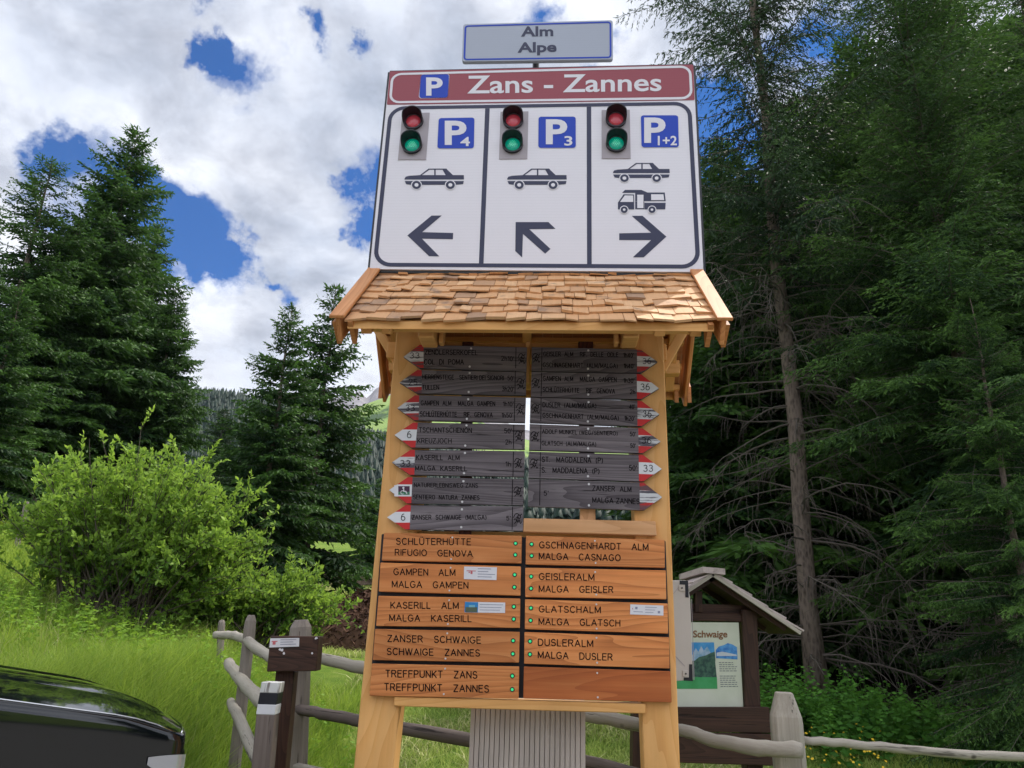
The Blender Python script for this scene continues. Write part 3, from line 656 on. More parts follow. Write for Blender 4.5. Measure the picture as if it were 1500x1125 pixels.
trail(1, (600, 775.5), (766, 777.3), (766.5, 741.8), (601.9, 739.6), (566.9, 757.8), [Tx(z7, 'ZANSER  SCHWAIGE  (MALGA)', 303, 1018, 912, 1018, 36), Tx(z7, "5'", 1080, 1025, 1112, 1025, 34)],
      ('6', z7(212, 1025), z7(243, 1025), 9.4), Ln(z7, 1130, 915, 1126, 1100), Lg(z7, 1138, 965, 1208, 1060), [z7(713, 935), z7(707, 1082)], 2, 'grey arrow board numbered 6 reading Zanser Schwaige Malga, lowest in the left column')
m = MB()
def q7(a, b, c, d_, L): return [g_(z7, a, b, L), g_(z7, c, b, L), g_(z7, c, d_, L), g_(z7, a, d_, L)]
m.poly(q7(155, 735, 298, 828, 2), 0); m.poly(q7(188, 743, 282, 790, 3), 1); m.poly(q7(188, 790, 282, 815, 3), 2)
ribbon(m, [g_(z7, 232, 762, 4), g_(z7, 233, 785, 4), g_(z7, 250, 787, 4), g_(z7, 258, 803, 4)], .006, 0)
ribbon(m, [g_(z7, 222 + 14 * math.cos(a), 795 + 14 * math.sin(a), 4) for a in [R_(x) for x in range(-60, -330, -30)]], .004, 0)
m.disc(g_(z7, 230, 757, 4), -B, .006, 10, 0)
m.obj('wheelchair_sticker', [M_['paper'], flat('sticker_purple', (.06, .01, .05), .4), flat('sticker_green', (.05, .22, .12), .4)], t6, M6)
trail(0, (778.5, 543.3), (933.2, 546), (933.2, 512), (779, 508.3), (963, 530), [Tx(z6, 'GEISLER  ALM    RIF.  DELLE  ODLE', 123, 640, 635, 645, 29), Tx(z6, "1h40'", 672, 648, 742, 650, 29), Tx(z6, 'GSCHNAGENHART  (ALM/MALGA)', 120, 715, 630, 722, 29), Tx(z6, "1h40'", 675, 722, 745, 724, 29)],
      ('36', z6(805, 693), z6(860, 693), 8), Ln(z6, 112, 585, 110, 740), Lg(z6, 45, 620, 102, 690), [z6(430, 602), z6(428, 728)], 0, 'dark grey arrow board reading Geisler Alm, topmost in the right column')
trail(0, (777.5, 581.2), (933.2, 584.4), (932.8, 547.8), (778.5, 545), (965.2, 568.9), [Tx(z6, 'GAMPEN  ALM    MALGA  GAMPEN', 120, 808, 623, 818, 30), Tx(z6, "1h30'", 673, 822, 745, 824, 29), Tx(z6, 'SCHLÜTERHÜTTE    RIF.  GENOVA', 118, 885, 612, 897, 30), Tx(z6, '2h', 717, 900, 750, 900, 29)],
      ('36', z6(790, 873), z6(850, 873), 9), Ln(z6, 110, 755, 106, 915), Lg(z6, 42, 790, 100, 865), [z6(430, 775), z6(430, 905)], 2, 'grey arrow board numbered 36 reading Gampen Alm above Schlüterhütte, pointing right')
trail(0, (776, 618.6), (933.8, 624), (933.8, 587), (777, 582.3), (965.8, 606.8), [Tx(z6, 'DUSLER  (ALM/MALGA)', 118, 990, 483, 997, 31), Tx(z6, "40'", 713, 1003, 750, 1003, 29), Tx(z6, 'GSCHNAGENHART  (ALM/MALGA)', 118, 1062, 637, 1080, 30), Tx(z6, "1h20'", 680, 1082, 748, 1085, 29)],
      ('36', z6(805, 1058), z6(862, 1058), 9), Ln(z6, 106, 930, 104, 1085), Lg(z6, 40, 965, 98, 1040), [z6(432, 957), z6(427, 1090)], 1, 'grey arrow board numbered 36 reading Dusler above Gschnagenhart')
trail(0, (775, 659), (935.6, 663.5), (935, 627), (776, 621), (967.6, 646.7), [Tx(z8, 'ADOLF MUNKEL (WEG/SENTIERO)', 193, 308, 812, 325, 32), Tx(z8, "50'", 917, 330, 962, 332, 33), Tx(z8, 'GLATSCH  (ALM/MALGA)', 190, 405, 635, 415, 34), Tx(z8, "50'", 920, 425, 962, 427, 33)],
      ('36', z8(1015, 390), z8(1090, 392), 8.6), Ln(z8, 182, 240, 179, 440), Lg(z8, 98, 290, 168, 380), [z8(571, 270), z8(570, 433)], 1, 'grey arrow board reading Adolf Munkel Weg above Glatsch')
trail(0, (774.2, 700), (936, 705), (935.6, 666), (775, 661.4), (969.4, 687), [Tx(z8, 'ST.   MAGDALENA  (P)', 192, 543, 690, 552, 41), Tx(z8, 'S.   MADDALENA  (P)', 190, 630, 662, 640, 41), Tx(z8, "50'", 910, 612, 970, 615, 40)],
      ('33', z8(1028, 622), z8(1103, 622), 9.2), Ln(z8, 178, 465, 175, 670), Lg(z8, 92, 515, 162, 605), [z8(573, 495), z8(570, 662)], 2, 'grey arrow board numbered 33 reading St. Magdalena')
trail(0, (773.3, 741.8), (937.2, 747), (936.9, 706.8), (774.2, 701.8), (970, 728.4), [Tx(z8, 'ZANSER  ALM', 608, 780, 925, 790, 40), Tx(z8, 'MALGA ZANNES', 608, 878, 993, 890, 41), Tx(z8, "5'", 207, 820, 243, 820, 37)],
      None, Ln(z8, 175, 690, 172, 900), None, [z8(577, 727), z8(578, 902)], 0, 'grey arrow board reading Zanser Alm, lowest in the right column')
# ================================================================== BROWN DESTINATION BOARDS
BO = .036
M_['brownd'] = wood('reddish_oiled_larch', (.62, .22, .07), (.48, .13, .035), (.22, .05, .014), ring=6, rough=.5, vary=.02, cath=.2, fine=1.15)
def dest(q, texts, leds, screws, label, mat='brown'):
    pts = [P(x, y, BO) for x, y in q]; M = frame(cen(pts))
    t = thing('destination_board', label, 'destination board', None, 'brown larch destination boards', M=M)
    m = MB(); m.slab([pts[3], pts[2], pts[1], pts[0]], B * .03); m.obj('board', M_[mat], t, M, bevel=.0025)
    if texts:
        for s, a, b, cap in texts:
            m = MB(); stroke_text(m, s, a, b, cap, lambda x, y: P(x, y, BO + .0013), .15, gap=.27); m.obj('lettering', M_['black'], t, M)
    for l in leds:
        c = P(l[0], l[1], BO); m = MB(); m.cyl(c + B * .001, -B, .0118, .0025, 20, 0); m.cyl(c - B * .0015, -B, .0068, .004, 16, 1)
        m.obj('indicator_light', [M_['housing'], M_['led']], t, frame(c))
    for s_ in screws:
        c = P(s_[0], s_[1], BO); m = MB(); m.cyl(c + B * .001, -B, .0048, .003, 10); m.obj('screw', M_['screw'], t, frame(c))
    return t, M
def T2(zf, s, x0, y0, x1, y1, cap=52): return (s, zf(x0, y0), zf(x1, y1), cap * .17333)
dest([za(245, 60), za(1410, 85), za(1405, 318), za(225, 295)], [T2(za, 'SCHLÜTERHÜTTE', 350, 158, 978, 163), T2(za, 'RIFUGIO   GENOVA', 340, 250, 992, 262, 50)], [za(1357, 150), za(1355, 247)], [za(823, 100), za(813, 283)], 'brown board reading Schlüterhütte Rifugio Genova')
tB2, mB2 = dest([za(215, 312), za(1402, 345), za(1398, 592), za(200, 557)], [T2(za, 'GAMPEN   ALM', 328, 415, 845, 423), T2(za, 'MALGA   GAMPEN', 315, 520, 955, 530)], [za(1350, 415), za(1347, 520)], [za(808, 355), za(798, 548)], 'brown board reading Gampen Alm Malga Gampen with white sticker')
tB3, mB3 = dest([za(198, 593), za(1397, 615), za(1393, 865), za(178, 848)], [T2(za, 'KASERILL   ALM', 303, 698, 873, 702), T2(za, 'MALGA   KASERILL', 293, 805, 983, 812)], [za(1343, 685), za(1342, 790)], [za(796, 630), za(785, 831)], 'brown board reading Kaserill Alm Malga Kaserill with picture sticker')
dest([za(170, 872), za(1392, 898), zc_(1443, 235), zc_(207, 213)], [T2(za, 'ZANSER   SCHWAIGE', 277, 980, 1062, 995, 54), T2(za, 'SCHWAIGE   ZANNES', 272, 1090, 1053, 1103, 54)], [za(1337, 972), za(1335, 1083)], [za(780, 910), zc_(823, 200)], 'brown board reading Zanser Schwaige Schwaige Zannes')
dest([zc_(200, 243), zc_(1445, 268), zc_(1440, 540), zc_(178, 515)], [T2(zc_, 'TREFFPUNKT   ZANS', 318, 355, 1088, 367, 57), T2(zc_, 'TREFFPUNKT   ZANNES', 307, 468, 1187, 485, 57)], [zc_(1388, 347), zc_(1387, 461)], [zc_(820, 285), zc_(808, 500)], 'brown board reading Treffpunkt Zans Treffpunkt Zannes')
dest([zb(118, 85), zb(1290, 120), zb(1292, 356), zb(115, 327)], [T2(zb, 'GSCHNAGENHARDT   ALM', 233, 188, 1150, 207), T2(zb, 'MALGA   CASNAGO', 230, 283, 915, 298)], [zb(166, 157), zb(166, 255)], [zb(700, 128), zb(707, 315)], 'brown board reading Gschnagenhardt Alm Malga Casnago')
dest([zb(112, 355), zb(1300, 378), zb(1305, 622), zb(112, 603)], [T2(zb, 'GEISLERALM', 230, 455, 693, 462), T2(zb, 'MALGA   GEISLER', 230, 560, 853, 567)], [zb(162, 430), zb(161, 531)], [zb(703, 392), zb(712, 583)], 'brown board reading Geisleralm Malga Geisler')
tC3, mC3 = dest([zb(110, 622), zb(1316, 658), zb(1320, 913), zb(108, 875)], [T2(zb, 'GLATSCHALM', 230, 730, 747, 738), T2(zb, 'MALGA   GLATSCH', 228, 835, 912, 850)], [zb(160, 696), zb(157, 801)], [zb(713, 665), zb(716, 870)], 'brown board reading Glatschalm Malga Glatsch with white sticker at right')
dest([zb(105, 899), zb(1328, 943), zd(1333, 285), zd(102, 244)], [T2(zb, 'DUSLERALM', 223, 1012, 683, 1024, 54), T2(zd, 'MALGA   DUSLER', 222, 195, 847, 215, 54)], [zb(153, 977), zb(152, 1087)], [zb(714, 948), zd(720, 235)], 'brown board reading Dusleralm Malga Dusler')
dest([zd(100, 268), zd(1340, 308), zd(1350, 572), zd(95, 537)], [], [], [zd(720, 322), zd(725, 527)], 'blank reddish brown board at the bottom of the right column', 'brownd')
def sticker(par, M, zf, q, kind):
    m = MB(); Q = [P(*zf(*p), BO + .0025) for p in q]; m.poly(Q, 0)
    def sub(u0, v0, u1, v1, mi, L=.0035):
        qq = [P(*zf(*p), BO + L) for p in q]; m.poly([bil(qq, u0, v0), bil(qq, u1, v0), bil(qq, u1, v1), bil(qq, u0, v1)], mi)
    if kind == 0:
        sub(.08, .30, .36, .36, 2); sub(.2, .36, .26, .58, 2); sub(.14, .4, .18, .5, 2)
        for i, (a, b) in enumerate(((.42, .82), (.42, .74), (.42, .95), (.42, .85))): sub(a, .12 + i * .21, b, .17 + i * .21, 1)
    elif kind == 1:
        sub(.0, .02, .33, .98, 3); sub(.02, .5, .31, .95, 4, .0045); sub(.1, .3, .25, .5, 5, .0045)
        for i in range(3): sub(.37, .2 + i * .26, .95 - i * .04, .25 + i * .26, 1)
    else:
        for u, v in ((.18, .35), (.86, .68)): sub(u - .03, v - .12, u + .04, v + .12, 1)
        sub(.06, .35, .08, .5, 2); sub(.1, .68, .38, .74, 1)
        for i in range(3): sub(.45, .2 + i * .26, .8 - i * .05, .25 + i * .26, 1)
    m.obj('sticker', [M_['paper'], M_['ink'], M_['redink'], flat('photo_blue', (.03, .25, .60), .4), flat('photo_dark', (.10, .13, .08), .4), flat('photo_teal', (.2, .5, .62), .4)], par, M)
sticker(tB2, mB2, za, [(922, 345), (1200, 352), (1196, 460), (920, 452)], 0)
sticker(tB3, mB3, za, [(930, 643), (1270, 650), (1268, 738), (925, 733)], 1)
sticker(tC3, mC3, zb, [(1000, 665), (1280, 675), (1280, 760), (998, 750)], 2)
# grooved column between the posts
q = [P(690, 1036, -.16), P(858, 1043, -.16)]
w_ = (q[1] - q[0]).length; m = MB(); x0 = (q[0] - O).dot(D); zt = q[0].z; nb = 23
for k in range(nb):
    a = x0 + w_ * k / nb; b = x0 + w_ * (k + 1) / nb - .0035
    dx = (.004, 0, .006, .002)[k % 4]
    m.slab([KS(a, -.16 - dx, -.05), KS(b, -.16 - dx, -.05), KS(b, -.16 - dx, zt + .04), KS(a, -.16 - dx, zt + .04)], B * .03)
m.slab([KS(x0, -.20, -.05), KS(x0 + w_, -.20, -.05), KS(x0 + w_, -.20, zt + .04), KS(x0, -.20, zt + .04)], B * .14)
o = m.obj('grooved_column', M_['column'], None, vframe(KS(x0 + w_ / 2, -.2, 0))); tag(o, 'pale grey column of narrow vertical boards between the shelter posts', 'column')
# ================================================================== TERRAIN
def smooth(a, b, x):
    t = np.clip((x - a) / (b - a), 0, 1); return t * t * (3 - 2 * t)
def terr(x, y):
    x = np.asarray(x, float); y = np.asarray(y, float)
    z = np.interp(y, [-50, 7.5, 9.5, 13.5, 20, 25, 45, 80, 120, 400], [0, 0, .10, .72, 1.5, 2.0, 5.5, 10, 14, 30])
    lx = -1.7 - x - .26 * np.maximum(0, y - 8.6)
    bank = smooth(0, 1.8, lx) * smooth(3.2, 5.6, y) * (.72 + .10 * np.clip(lx - 1.2, 0, 30) + .018 * np.clip(lx - 2, 0, 9) * np.clip(y - 6, 0, 8))
    bank = bank * (1 - .35 * smooth(14, 26, y) * smooth(9, 0, lx))
    rr = smooth(9, 22, x) * smooth(8, 14, y) * .6
    w = .05 * np.sin(x * 1.3 + y * .7) * np.sin(y * .9 - x * .4) * smooth(6, 9, y) + .02 * np.sin(3.1 * x + 1) * np.sin(2.7 * y)
    return z + bank + rr + w
def tz(x, y): return float(terr(x, y))
def grid(name, xs, ys, zf, mat, smooth_=True):
    X, Y = np.meshgrid(xs, ys); Zg = zf(X, Y); V = np.stack([X, Y, Zg], -1).reshape(-1, 3); nx = len(xs)
    i = np.arange(len(ys) - 1)[:, None] * nx + np.arange(nx - 1)[None]; i = i.ravel()
    return np_obj(name, V, np.stack([i, i + 1, i + nx + 1, i + nx], 1), mat, smooth=smooth_)
t = NT('meadow_ground'); v = t.coords(world=True); n1 = t.noise(v, .55, 5, .6); n2 = t.noise(v, 14, 5, .7); n3 = t.noise(v, 3.0, 4, .6)
c = t.ramp(t.math('ADD', t.math('MULTIPLY', n1, .5), t.math('MULTIPLY', n3, .5)), [(.3, (.07, .15, .02)), (.5, (.17, .26, .035)), (.72, (.34, .37, .09))])
c = t.mix(t.math('MULTIPLY', n2, .7), c, (.05, .09, .015)); t.bsdf(c, .95, bump=n2, bdist=.05, bstr=1, spec=.1); M_['meadow'] = t.m
xs = np.concatenate([-np.geomspace(6000, 42, 14), np.arange(-40, 40.1, .5), np.geomspace(42, 6000, 14)])
ys = np.concatenate([-np.geomspace(3000, 12, 10), np.arange(-10, 60, .5), np.arange(60, 125, 5), np.geomspace(130, 6000, 10)])
tag(grid('meadow', xs, ys, terr, M_['meadow']), kind='structure')
# gravel lane at the viewer's feet
t = NT('gravel'); v = t.coords(world=True); n = t.noise(v, 45, 4, .7); c = t.ramp(n, [(.3, (.10, .095, .09)), (.7, (.30, .29, .27))]); t.bsdf(c, .95, bump=n, bdist=.01, spec=.2)
tag(grid('gravel_lane', np.arange(-30, 30.1, 1.0), np.arange(-12, 3.3, .25), lambda X, Y: terr(X, Y) + .012, t.m), kind='structure')
# ------------------------------------------------------------------ far hills
def ridge_z(prof, d, px): return np.interp(px, [p[0] for p in prof], [at(p[0], p[1], d).z for p in prof])
def hill(name, prof, d0, d1, z0, mat, rough, nx=160, ny=40, extra=None, seed=1, lower=0):
    pxs = np.linspace(prof[0][0], prof[-1][0], nx); V = []
    rs = np.random.RandomState(seed)
    ph = rs.rand(8) * 6.28
    for j in range(ny + 1):
        f = j / ny; d = d0 + (d1 - d0) * f
        for px in pxs:
            zr = ridge_z(prof, d1, px) - lower; X = at(px, 600, d1).x * (d / d1)
            z = z0 + (zr - z0) * f
            nz = sum(math.sin(X * k * .9 / rough + ph[i]) * math.cos(d * k / rough + ph[-1 - i]) / k for i, k in enumerate((1, 2.3, 4.7, 9.1)))
            V.append((X, d, z + nz * rough * .05 * min(1, (1 - f) * 4 + .12) * math.sin(math.pi * min(f + .04, 1)) ** .5))
    for px in pxs:      # far side falling away
        V.append((at(px, 600, d1).x * 1.3, d1 * 1.35, z0))
    V = np.array(V); i = (np.arange(ny + 1)[:, None] * nx + np.arange(nx - 1)[None]).ravel()
    return tag(np_obj(name, V, np.stack([i, i + 1, i + nx + 1, i + nx], 1), mat, smooth=True), kind='structure'), V
PF_ = [(-900, 520), (-200, 540), (325, 556), (450, 585), (545, 620), (640, 644), (772, 664), (900, 667), (1100, 640), (1700, 600), (2500, 560)]
t = NT('forest_floor'); v = t.coords(world=True); c = t.ramp(t.noise(v, .12, 4), [(.4, (.02, .04, .015)), (.7, (.06, .10, .03))]); t.bsdf(c, .95, spec=.1)
_, FV = hill('forest_hill', PF_, 95, 380, 12, t.m, 60, 90, 30, lower=14)
t = NT('alpine_grass'); v = t.coords(world=True); c = t.ramp(t.noise(v, .018, 6, .65), [(.38, (.05, .09, .03)), (.46, (.20, .30, .07)), (.62, (.26, .34, .10)), (.72, (.38, .36, .28))]); t.bsdf(c, .95, spec=.1)
hill('alpine_slope', [(-400, 640), (300, 625), (480, 610), (519, 598), (575, 577), (640, 585), (720, 625), (772, 645), (900, 660), (1500, 690)], 420, 760, 60, t.m, 160, 120, 30, seed=3)
t = NT('dolomite_rock'); v = t.coords(world=True); c = t.ramp(t.noise(v, .011, 8, .7), [(.35, (.13, .12, .13)), (.6, (.30, .28, .29))]); t.bsdf(c, .95, spec=.1, bump=t.noise(v, .01, 6), bdist=30)
prof = [(-400, 640), (300, 620), (480, 586), (505, 581), (516, 576), (526, 575), (535, 583), (545, 573), (556, 565), (566, 566), (575, 559), (600, 545), (620, 552), (660, 560), (700, 590), (740, 618), (772, 630), (900, 650), (1500, 690)]
pr2 = []
for a, b in zip(prof, prof[1:]):
    for k in range(4):
        f = k / 4; pr2.append((a[0] + (b[0] - a[0]) * f, a[1] + (b[1] - a[1]) * f + (random.uniform(-3, 3) if k else 0)))
hill('mountain', pr2 + [prof[-1]], 800, 1250, 150, t.m, 130, 320, 30, seed=4)
# far forest on the hill, one mass
rs = np.random.RandomState(3); V = []; Q = []; tn = []
fv = FV[:31 * 90].reshape(31, 90, 3); cnt = 0
for k in range(21000):
    f = rs.rand() ** .8 * 29.99; gx = rs.uniform(15, 70); j = int(f); i = int(gx); a = f - j; b = gx - i
    p = (fv[j, i] * (1 - a) + fv[min(j + 1, 30), i] * a) * (1 - b) + (fv[j, i + 1] * (1 - a) + fv[min(j + 1, 30), i + 1] * a) * b
    h = rs.uniform(5, 11) * (.55 + .45 * min(1, p[1] / 250)); r = h * rs.uniform(.19, .27); n0 = len(V); tt = rs.rand()
    for L in range(4):
        zb_ = h * (.1 + .2 * L); zt_ = h * (.1 + .2 * L + .34) if L < 3 else h; rl = r * (1 - .21 * L); a0 = rs.rand() * 6
        b0 = len(V)
        for q in range(6):
            rq = rl * rs.uniform(.75, 1.2); V.append((p[0] + math.cos(a0 + q * 1.047) * rq, p[1] + math.sin(a0 + q * 1.047) * rq, p[2] + zb_ + rs.uniform(-.4, .4))); tn.append(.2 + .5 * tt)
        V.append((p[0] + rs.uniform(-.1, .1), p[1], p[2] + zt_)); tn.append(.1 + .4 * tt)
        for q in range(6): Q.append((b0 + q, b0 + (q + 1) % 6, b0 + 6))
o = np_obj('distant_forest', np.array(V), np.array(Q), foliage('far_spruce', (.006, .018, .013), (.014, .038, .022), .1), tint=np.array(tn)); tag(o, 'dense dark spruce forest covering the far hillside', 'forest', kind='stuff')
# ------------------------------------------------------------------ spruces
def diam(p, d, l, s, w):
    a = p; c = p + d * l[:, None]; m_ = p + d * (l * .42)[:, None]
    V = np.stack([a, m_ + s * (w / 2)[:, None], c, m_ - s * (w / 2)[:, None]], 1).reshape(-1, 3)
    return V
def unit(v): return v / np.maximum(np.linalg.norm(v, axis=-1, keepdims=True), 1e-6)
def spruce_mesh(seed, H, R, base, dens=1.0, droop=.35, deadbase=0.0, ragged=.2, leaf=1.0, mat='spruce', sparse=0.0, topn=1.0, power=.8, fine=1, dead=(2, 5), trunk_r=None, barkm='bark', lean=0.0, azi=None, twigs=1.0, hang=.6):
    """returns (foliage arrays, trunk MB) with the foot at the origin"""
    rs = np.random.RandomState(seed); FVs = []; Tn = []; tr = MB(); tw = MB()
    r0_ = trunk_r or H * .014
    n = 14; tp = [Vector((lean * H * (k / n) ** 1.5 + .03 * math.sin(k * 1.3 + seed), .03 * math.cos(k * 1.7 + seed), H * k / n)) for k in range(n + 1)]
    tr.tube(tp, [max(.012, r0_ * (1.25 if k == 0 else 1) * (1 - k / n) ** .85) for k in range(n + 1)], 12, rough=.07, seed=seed)
    def tpos(z):
        f = np.clip(z / H * n, 0, n - 1e-4); i = int(f); q = tp[i].lerp(tp[i + 1], f - i); return np.array(q)
    z = base
    while z < H - .12:
        f = (z - base) / (H - base); Lm = R * ((1 - f) ** power) * (1 if f > .12 else .75 + .25 * f / .12) + .12
        nb = max(4, int(rs.randint(5, 8) * topn))
        for b in range(nb):
            if rs.rand() < sparse * (1 - f * .6): continue
            L = Lm * rs.uniform(1 - ragged * 1.6, 1 + ragged); az = rs.rand() * 6.283
            if azi is not None and rs.rand() < .6: az = azi + rs.normal() * .9
            up_ = .55 * f ** 1.5 + rs.normal() * .07; ns = max(4, int(L / (.13 / dens)))
            s = np.linspace(.06 if L < .8 else .15, 1, ns); el = up_ - droop * (1 - f * .7) * (s * 1.25) + .34 * droop * np.clip(s - .62, 0, 1) ** 1.0 * 3
            st = L / ns; hx = np.cumsum(np.cos(el)) * st; hz = np.cumsum(np.sin(el)) * st
            bp = tpos(z) + np.stack([np.cos(az) * hx, np.sin(az) * hx, hz], 1)
            bd = np.stack([np.cos(az) * np.cos(el), np.sin(az) * np.cos(el), np.sin(el)], 1); sd = np.array([-np.sin(az), np.cos(az), 0])
            if L > .7:
                ii = [0, ns // 3, 2 * ns // 3, ns - 1]; tw.tube([tpos(z)] + [bp[q] for q in ii], [.02 + .012 * L * .4, .016, .012, .008, .004], 4, False)
            # side twigs with needle sprays
            bt = rs.normal() * .16
            for sg in (-1, 1):
                tl = (.10 + .30 * L * .38 * np.sin(np.pi * np.clip(s * .86 + .12, 0, 1)) ** .8) * rs.uniform(.6, 1.25, ns) * leaf
                td = unit(bd * .55 + sd * sg * rs.uniform(.5, 1.0, ns)[:, None] + np.array([0, 0, -1]) * (rs.uniform(.1, 1.0, ns) * hang)[:, None])
                K = (4 if dens > .8 else 3) * fine
                for q in range(K):
                    fr_ = q / K; p = bp + td * (tl * fr_)[:, None] + rs.normal(0, .012, (ns, 3))
                    dd = unit(td + rs.normal(0, .28 if fine == 1 else .34, (ns, 3)) + np.array([0, 0, -.12]))
                    ll = np.maximum(tl / K * (1.7 if fine == 1 else 2.3), .07 if fine == 1 else .075) * rs.uniform(.8, 1.3, ns); sv = unit(np.cross(dd, rs.normal(0, 1, (ns, 3))))
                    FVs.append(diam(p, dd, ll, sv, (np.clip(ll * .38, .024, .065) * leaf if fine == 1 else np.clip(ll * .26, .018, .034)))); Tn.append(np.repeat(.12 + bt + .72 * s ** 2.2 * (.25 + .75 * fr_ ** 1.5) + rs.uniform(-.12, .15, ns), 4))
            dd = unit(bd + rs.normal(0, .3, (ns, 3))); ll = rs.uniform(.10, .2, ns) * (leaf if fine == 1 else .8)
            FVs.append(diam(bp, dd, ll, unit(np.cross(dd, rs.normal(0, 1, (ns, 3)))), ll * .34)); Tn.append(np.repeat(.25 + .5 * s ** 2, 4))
        z += rs.uniform(.20, .36) * (1.0 if H > 8 else .75) / dens ** .5
    # leader
    ns = 16; p = tpos(H * .985) + np.zeros((ns, 3)); dd = unit(rs.normal(0, .5, (ns, 3)) + [0, 0, 1]); FVs.append(diam(p, dd, np.full(ns, .3), unit(np.cross(dd, rs.normal(0, 1, (ns, 3)))), np.full(ns, .04))); Tn.append(np.full(ns * 4, .4))
    # dead lower branches
    if deadbase is not None and base > 1:
        z = max(deadbase, .5)
        while z < base * 1.15:
            for b in range(rs.randint(*dead)):
                if rs.rand() > twigs: continue
                az = rs.rand() * 6.283
                if azi is not None and rs.rand() < .45: az = azi + rs.normal() * .8
                L = R * rs.uniform(.35, 1.0); pts = [tpos(z)]; el = rs.uniform(-.1, .3); a = az
                for q in range(6):
                    el += rs.normal() * .13 - .10; a += rs.normal() * .16; pts.append(pts[-1] + np.array([math.cos(a) * math.cos(el), math.sin(a) * math.cos(el), math.sin(el)]) * L / 6)
                r0 = rs.uniform(.010, .022); tw.tube([Vector(p) for p in pts], [r0 * (1 - q / 7.5) for q in range(7)], 4, False)
                for q in range(int(6 + L * 4.5)):
                    f = rs.uniform(.15, 1) * 5.99; i = int(f); p0 = pts[i] + (pts[i + 1] - pts[i]) * (f - i); a2 = a + rs.choice([-1, 1]) * rs.uniform(.4, 1.3); l2 = rs.uniform(.15, .6) * L * .4
                    e2 = rs.uniform(-1.1, .1); pp = [p0]
                    for _ in range(3):
                        e2 -= .18; a2 += rs.normal() * .3; pp.append(pp[-1] + np.array([math.cos(a2) * math.cos(e2), math.sin(a2) * math.cos(e2), math.sin(e2)]) * l2 / 3)
                    tw.tube([Vector(p) for p in pp], [.006, .005, .004, .0025], 3, False)
            z += rs.uniform(.12, .3)
    return dict(V=np.concatenate(FVs), T=np.concatenate(Tn), tr=tr, tw=tw, mat=M_[mat], bark=M_[barkm])
PROTO = {}
def plant_tree(key, x, y, label, group, rot=0.0, scale=1.0, name='spruce_tree', sz=None, flip=False, zoff=-.1):
    d_ = PROTO[key]
    M = Matrix.Translation((x, y, tz(x, y) + zoff)) @ Matrix.Rotation(rot, 4, 'Z') @ Matrix.Diagonal((scale, scale, sz or scale, 1))
    t = thing(name, label, 'spruce', None, group, M)
    if 'obs' not in d_:
        Qn = np.arange(len(d_['V'])).reshape(-1, 4)
        me = np_obj('crown', d_['V'], Qn, d_['mat'], t, tint=d_['T'])
        trk = d_['tr']; tk = bpy.data.meshes.new('trunk'); tk.from_pydata(trk.v, [], trk.f); tk.materials.append(d_['bark']); tk.polygons.foreach_set('use_smooth', [True] * len(tk.polygons)); tk.update()
        tk = bpy.data.objects.new('trunk', tk); col.objects.link(tk); setm(tk, M, t)
        obs = [me, tk]
        if d_['tw'].f:
            w = bpy.data.meshes.new('branches'); w.from_pydata(d_['tw'].v, [], d_['tw'].f); w.materials.append(M_['twig']); w.update()
            w = bpy.data.objects.new('branches', w); col.objects.link(w); setm(w, M, t); obs.append(w)
        d_['obs'] = obs; print(key, 'quads', len(Qn), 'twig faces', len(d_['tw'].f))
    else:
        for o in d_['obs']:
            c = o.copy(); col.objects.link(c); setm(c, M, t)
    return t
def by_top(key, px, py, d, H0, label, group, rot=0.0, **k):
    p = at(px, py, d); H = p.z - tz(p.x, p.y) + .1; s = H / H0
    return plant_tree(key, p.x, p.y, label, group, rot, s * k.pop('wide', 1.0), sz=s, **k)
PROTO['dense'] = spruce_mesh(1, 20, 5.0, 1.0, 1.05, .50, None, .26, 1.7, power=.72, topn=1.15)
PROTO['loose'] = spruce_mesh(2, 20, 4.6, 2.0, .85, .34, None, .35, 1.45, sparse=.22, power=.6)
PROTO['young'] = spruce_mesh(3, 12, 3.5, .2, 1.05, .48, None, .24, 1.5, power=.78, topn=1.15)
PROTO['tall'] = spruce_mesh(4, 22, 3.3, 7.0, .9, .40, .8, .40, 1.35, mat='spruce_d', sparse=.12, trunk_r=.18, power=.5, hang=1.1, fine=4, dead=(3, 6))
PROTO['right'] = spruce_mesh(5, 21, 3.9, 3.6, .95, .45, 1.1, .35, 1.6, mat='spruce_lit', trunk_r=.22, power=.55, topn=1.3, azi=-2.0, twigs=1.0, fine=4, dead=(3, 6))
PROTO['near'] = spruce_mesh(13, 12, 3.5, .2, 1.15, .48, None, .24, 1.5, power=.78, topn=1.25, fine=3, mat='spruce_lit')
PROTO['dark'] = spruce_mesh(6, 20, 3.6, 4.0, .75, .42, .8, .35, 1.8, mat='spruce_d', trunk_r=.18, power=.5)
GL = 'spruces on the left of the valley'; GM = 'pair of spruces in the middle'; GR = 'spruces at the forest edge on the right'; GB = 'dark trees inside the right hand forest'
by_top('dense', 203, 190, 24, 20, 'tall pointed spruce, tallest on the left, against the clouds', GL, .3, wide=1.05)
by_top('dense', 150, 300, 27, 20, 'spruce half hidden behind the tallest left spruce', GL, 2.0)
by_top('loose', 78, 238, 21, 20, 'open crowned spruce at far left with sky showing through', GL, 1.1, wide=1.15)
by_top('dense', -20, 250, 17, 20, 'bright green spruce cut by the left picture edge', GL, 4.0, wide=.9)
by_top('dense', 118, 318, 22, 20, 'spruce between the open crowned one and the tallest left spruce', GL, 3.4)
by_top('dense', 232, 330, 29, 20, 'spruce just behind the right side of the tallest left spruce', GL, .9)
by_top('dense', 262, 420, 25, 20, 'lower spruce on the right flank of the left group', GL, 5.0, wide=.95)
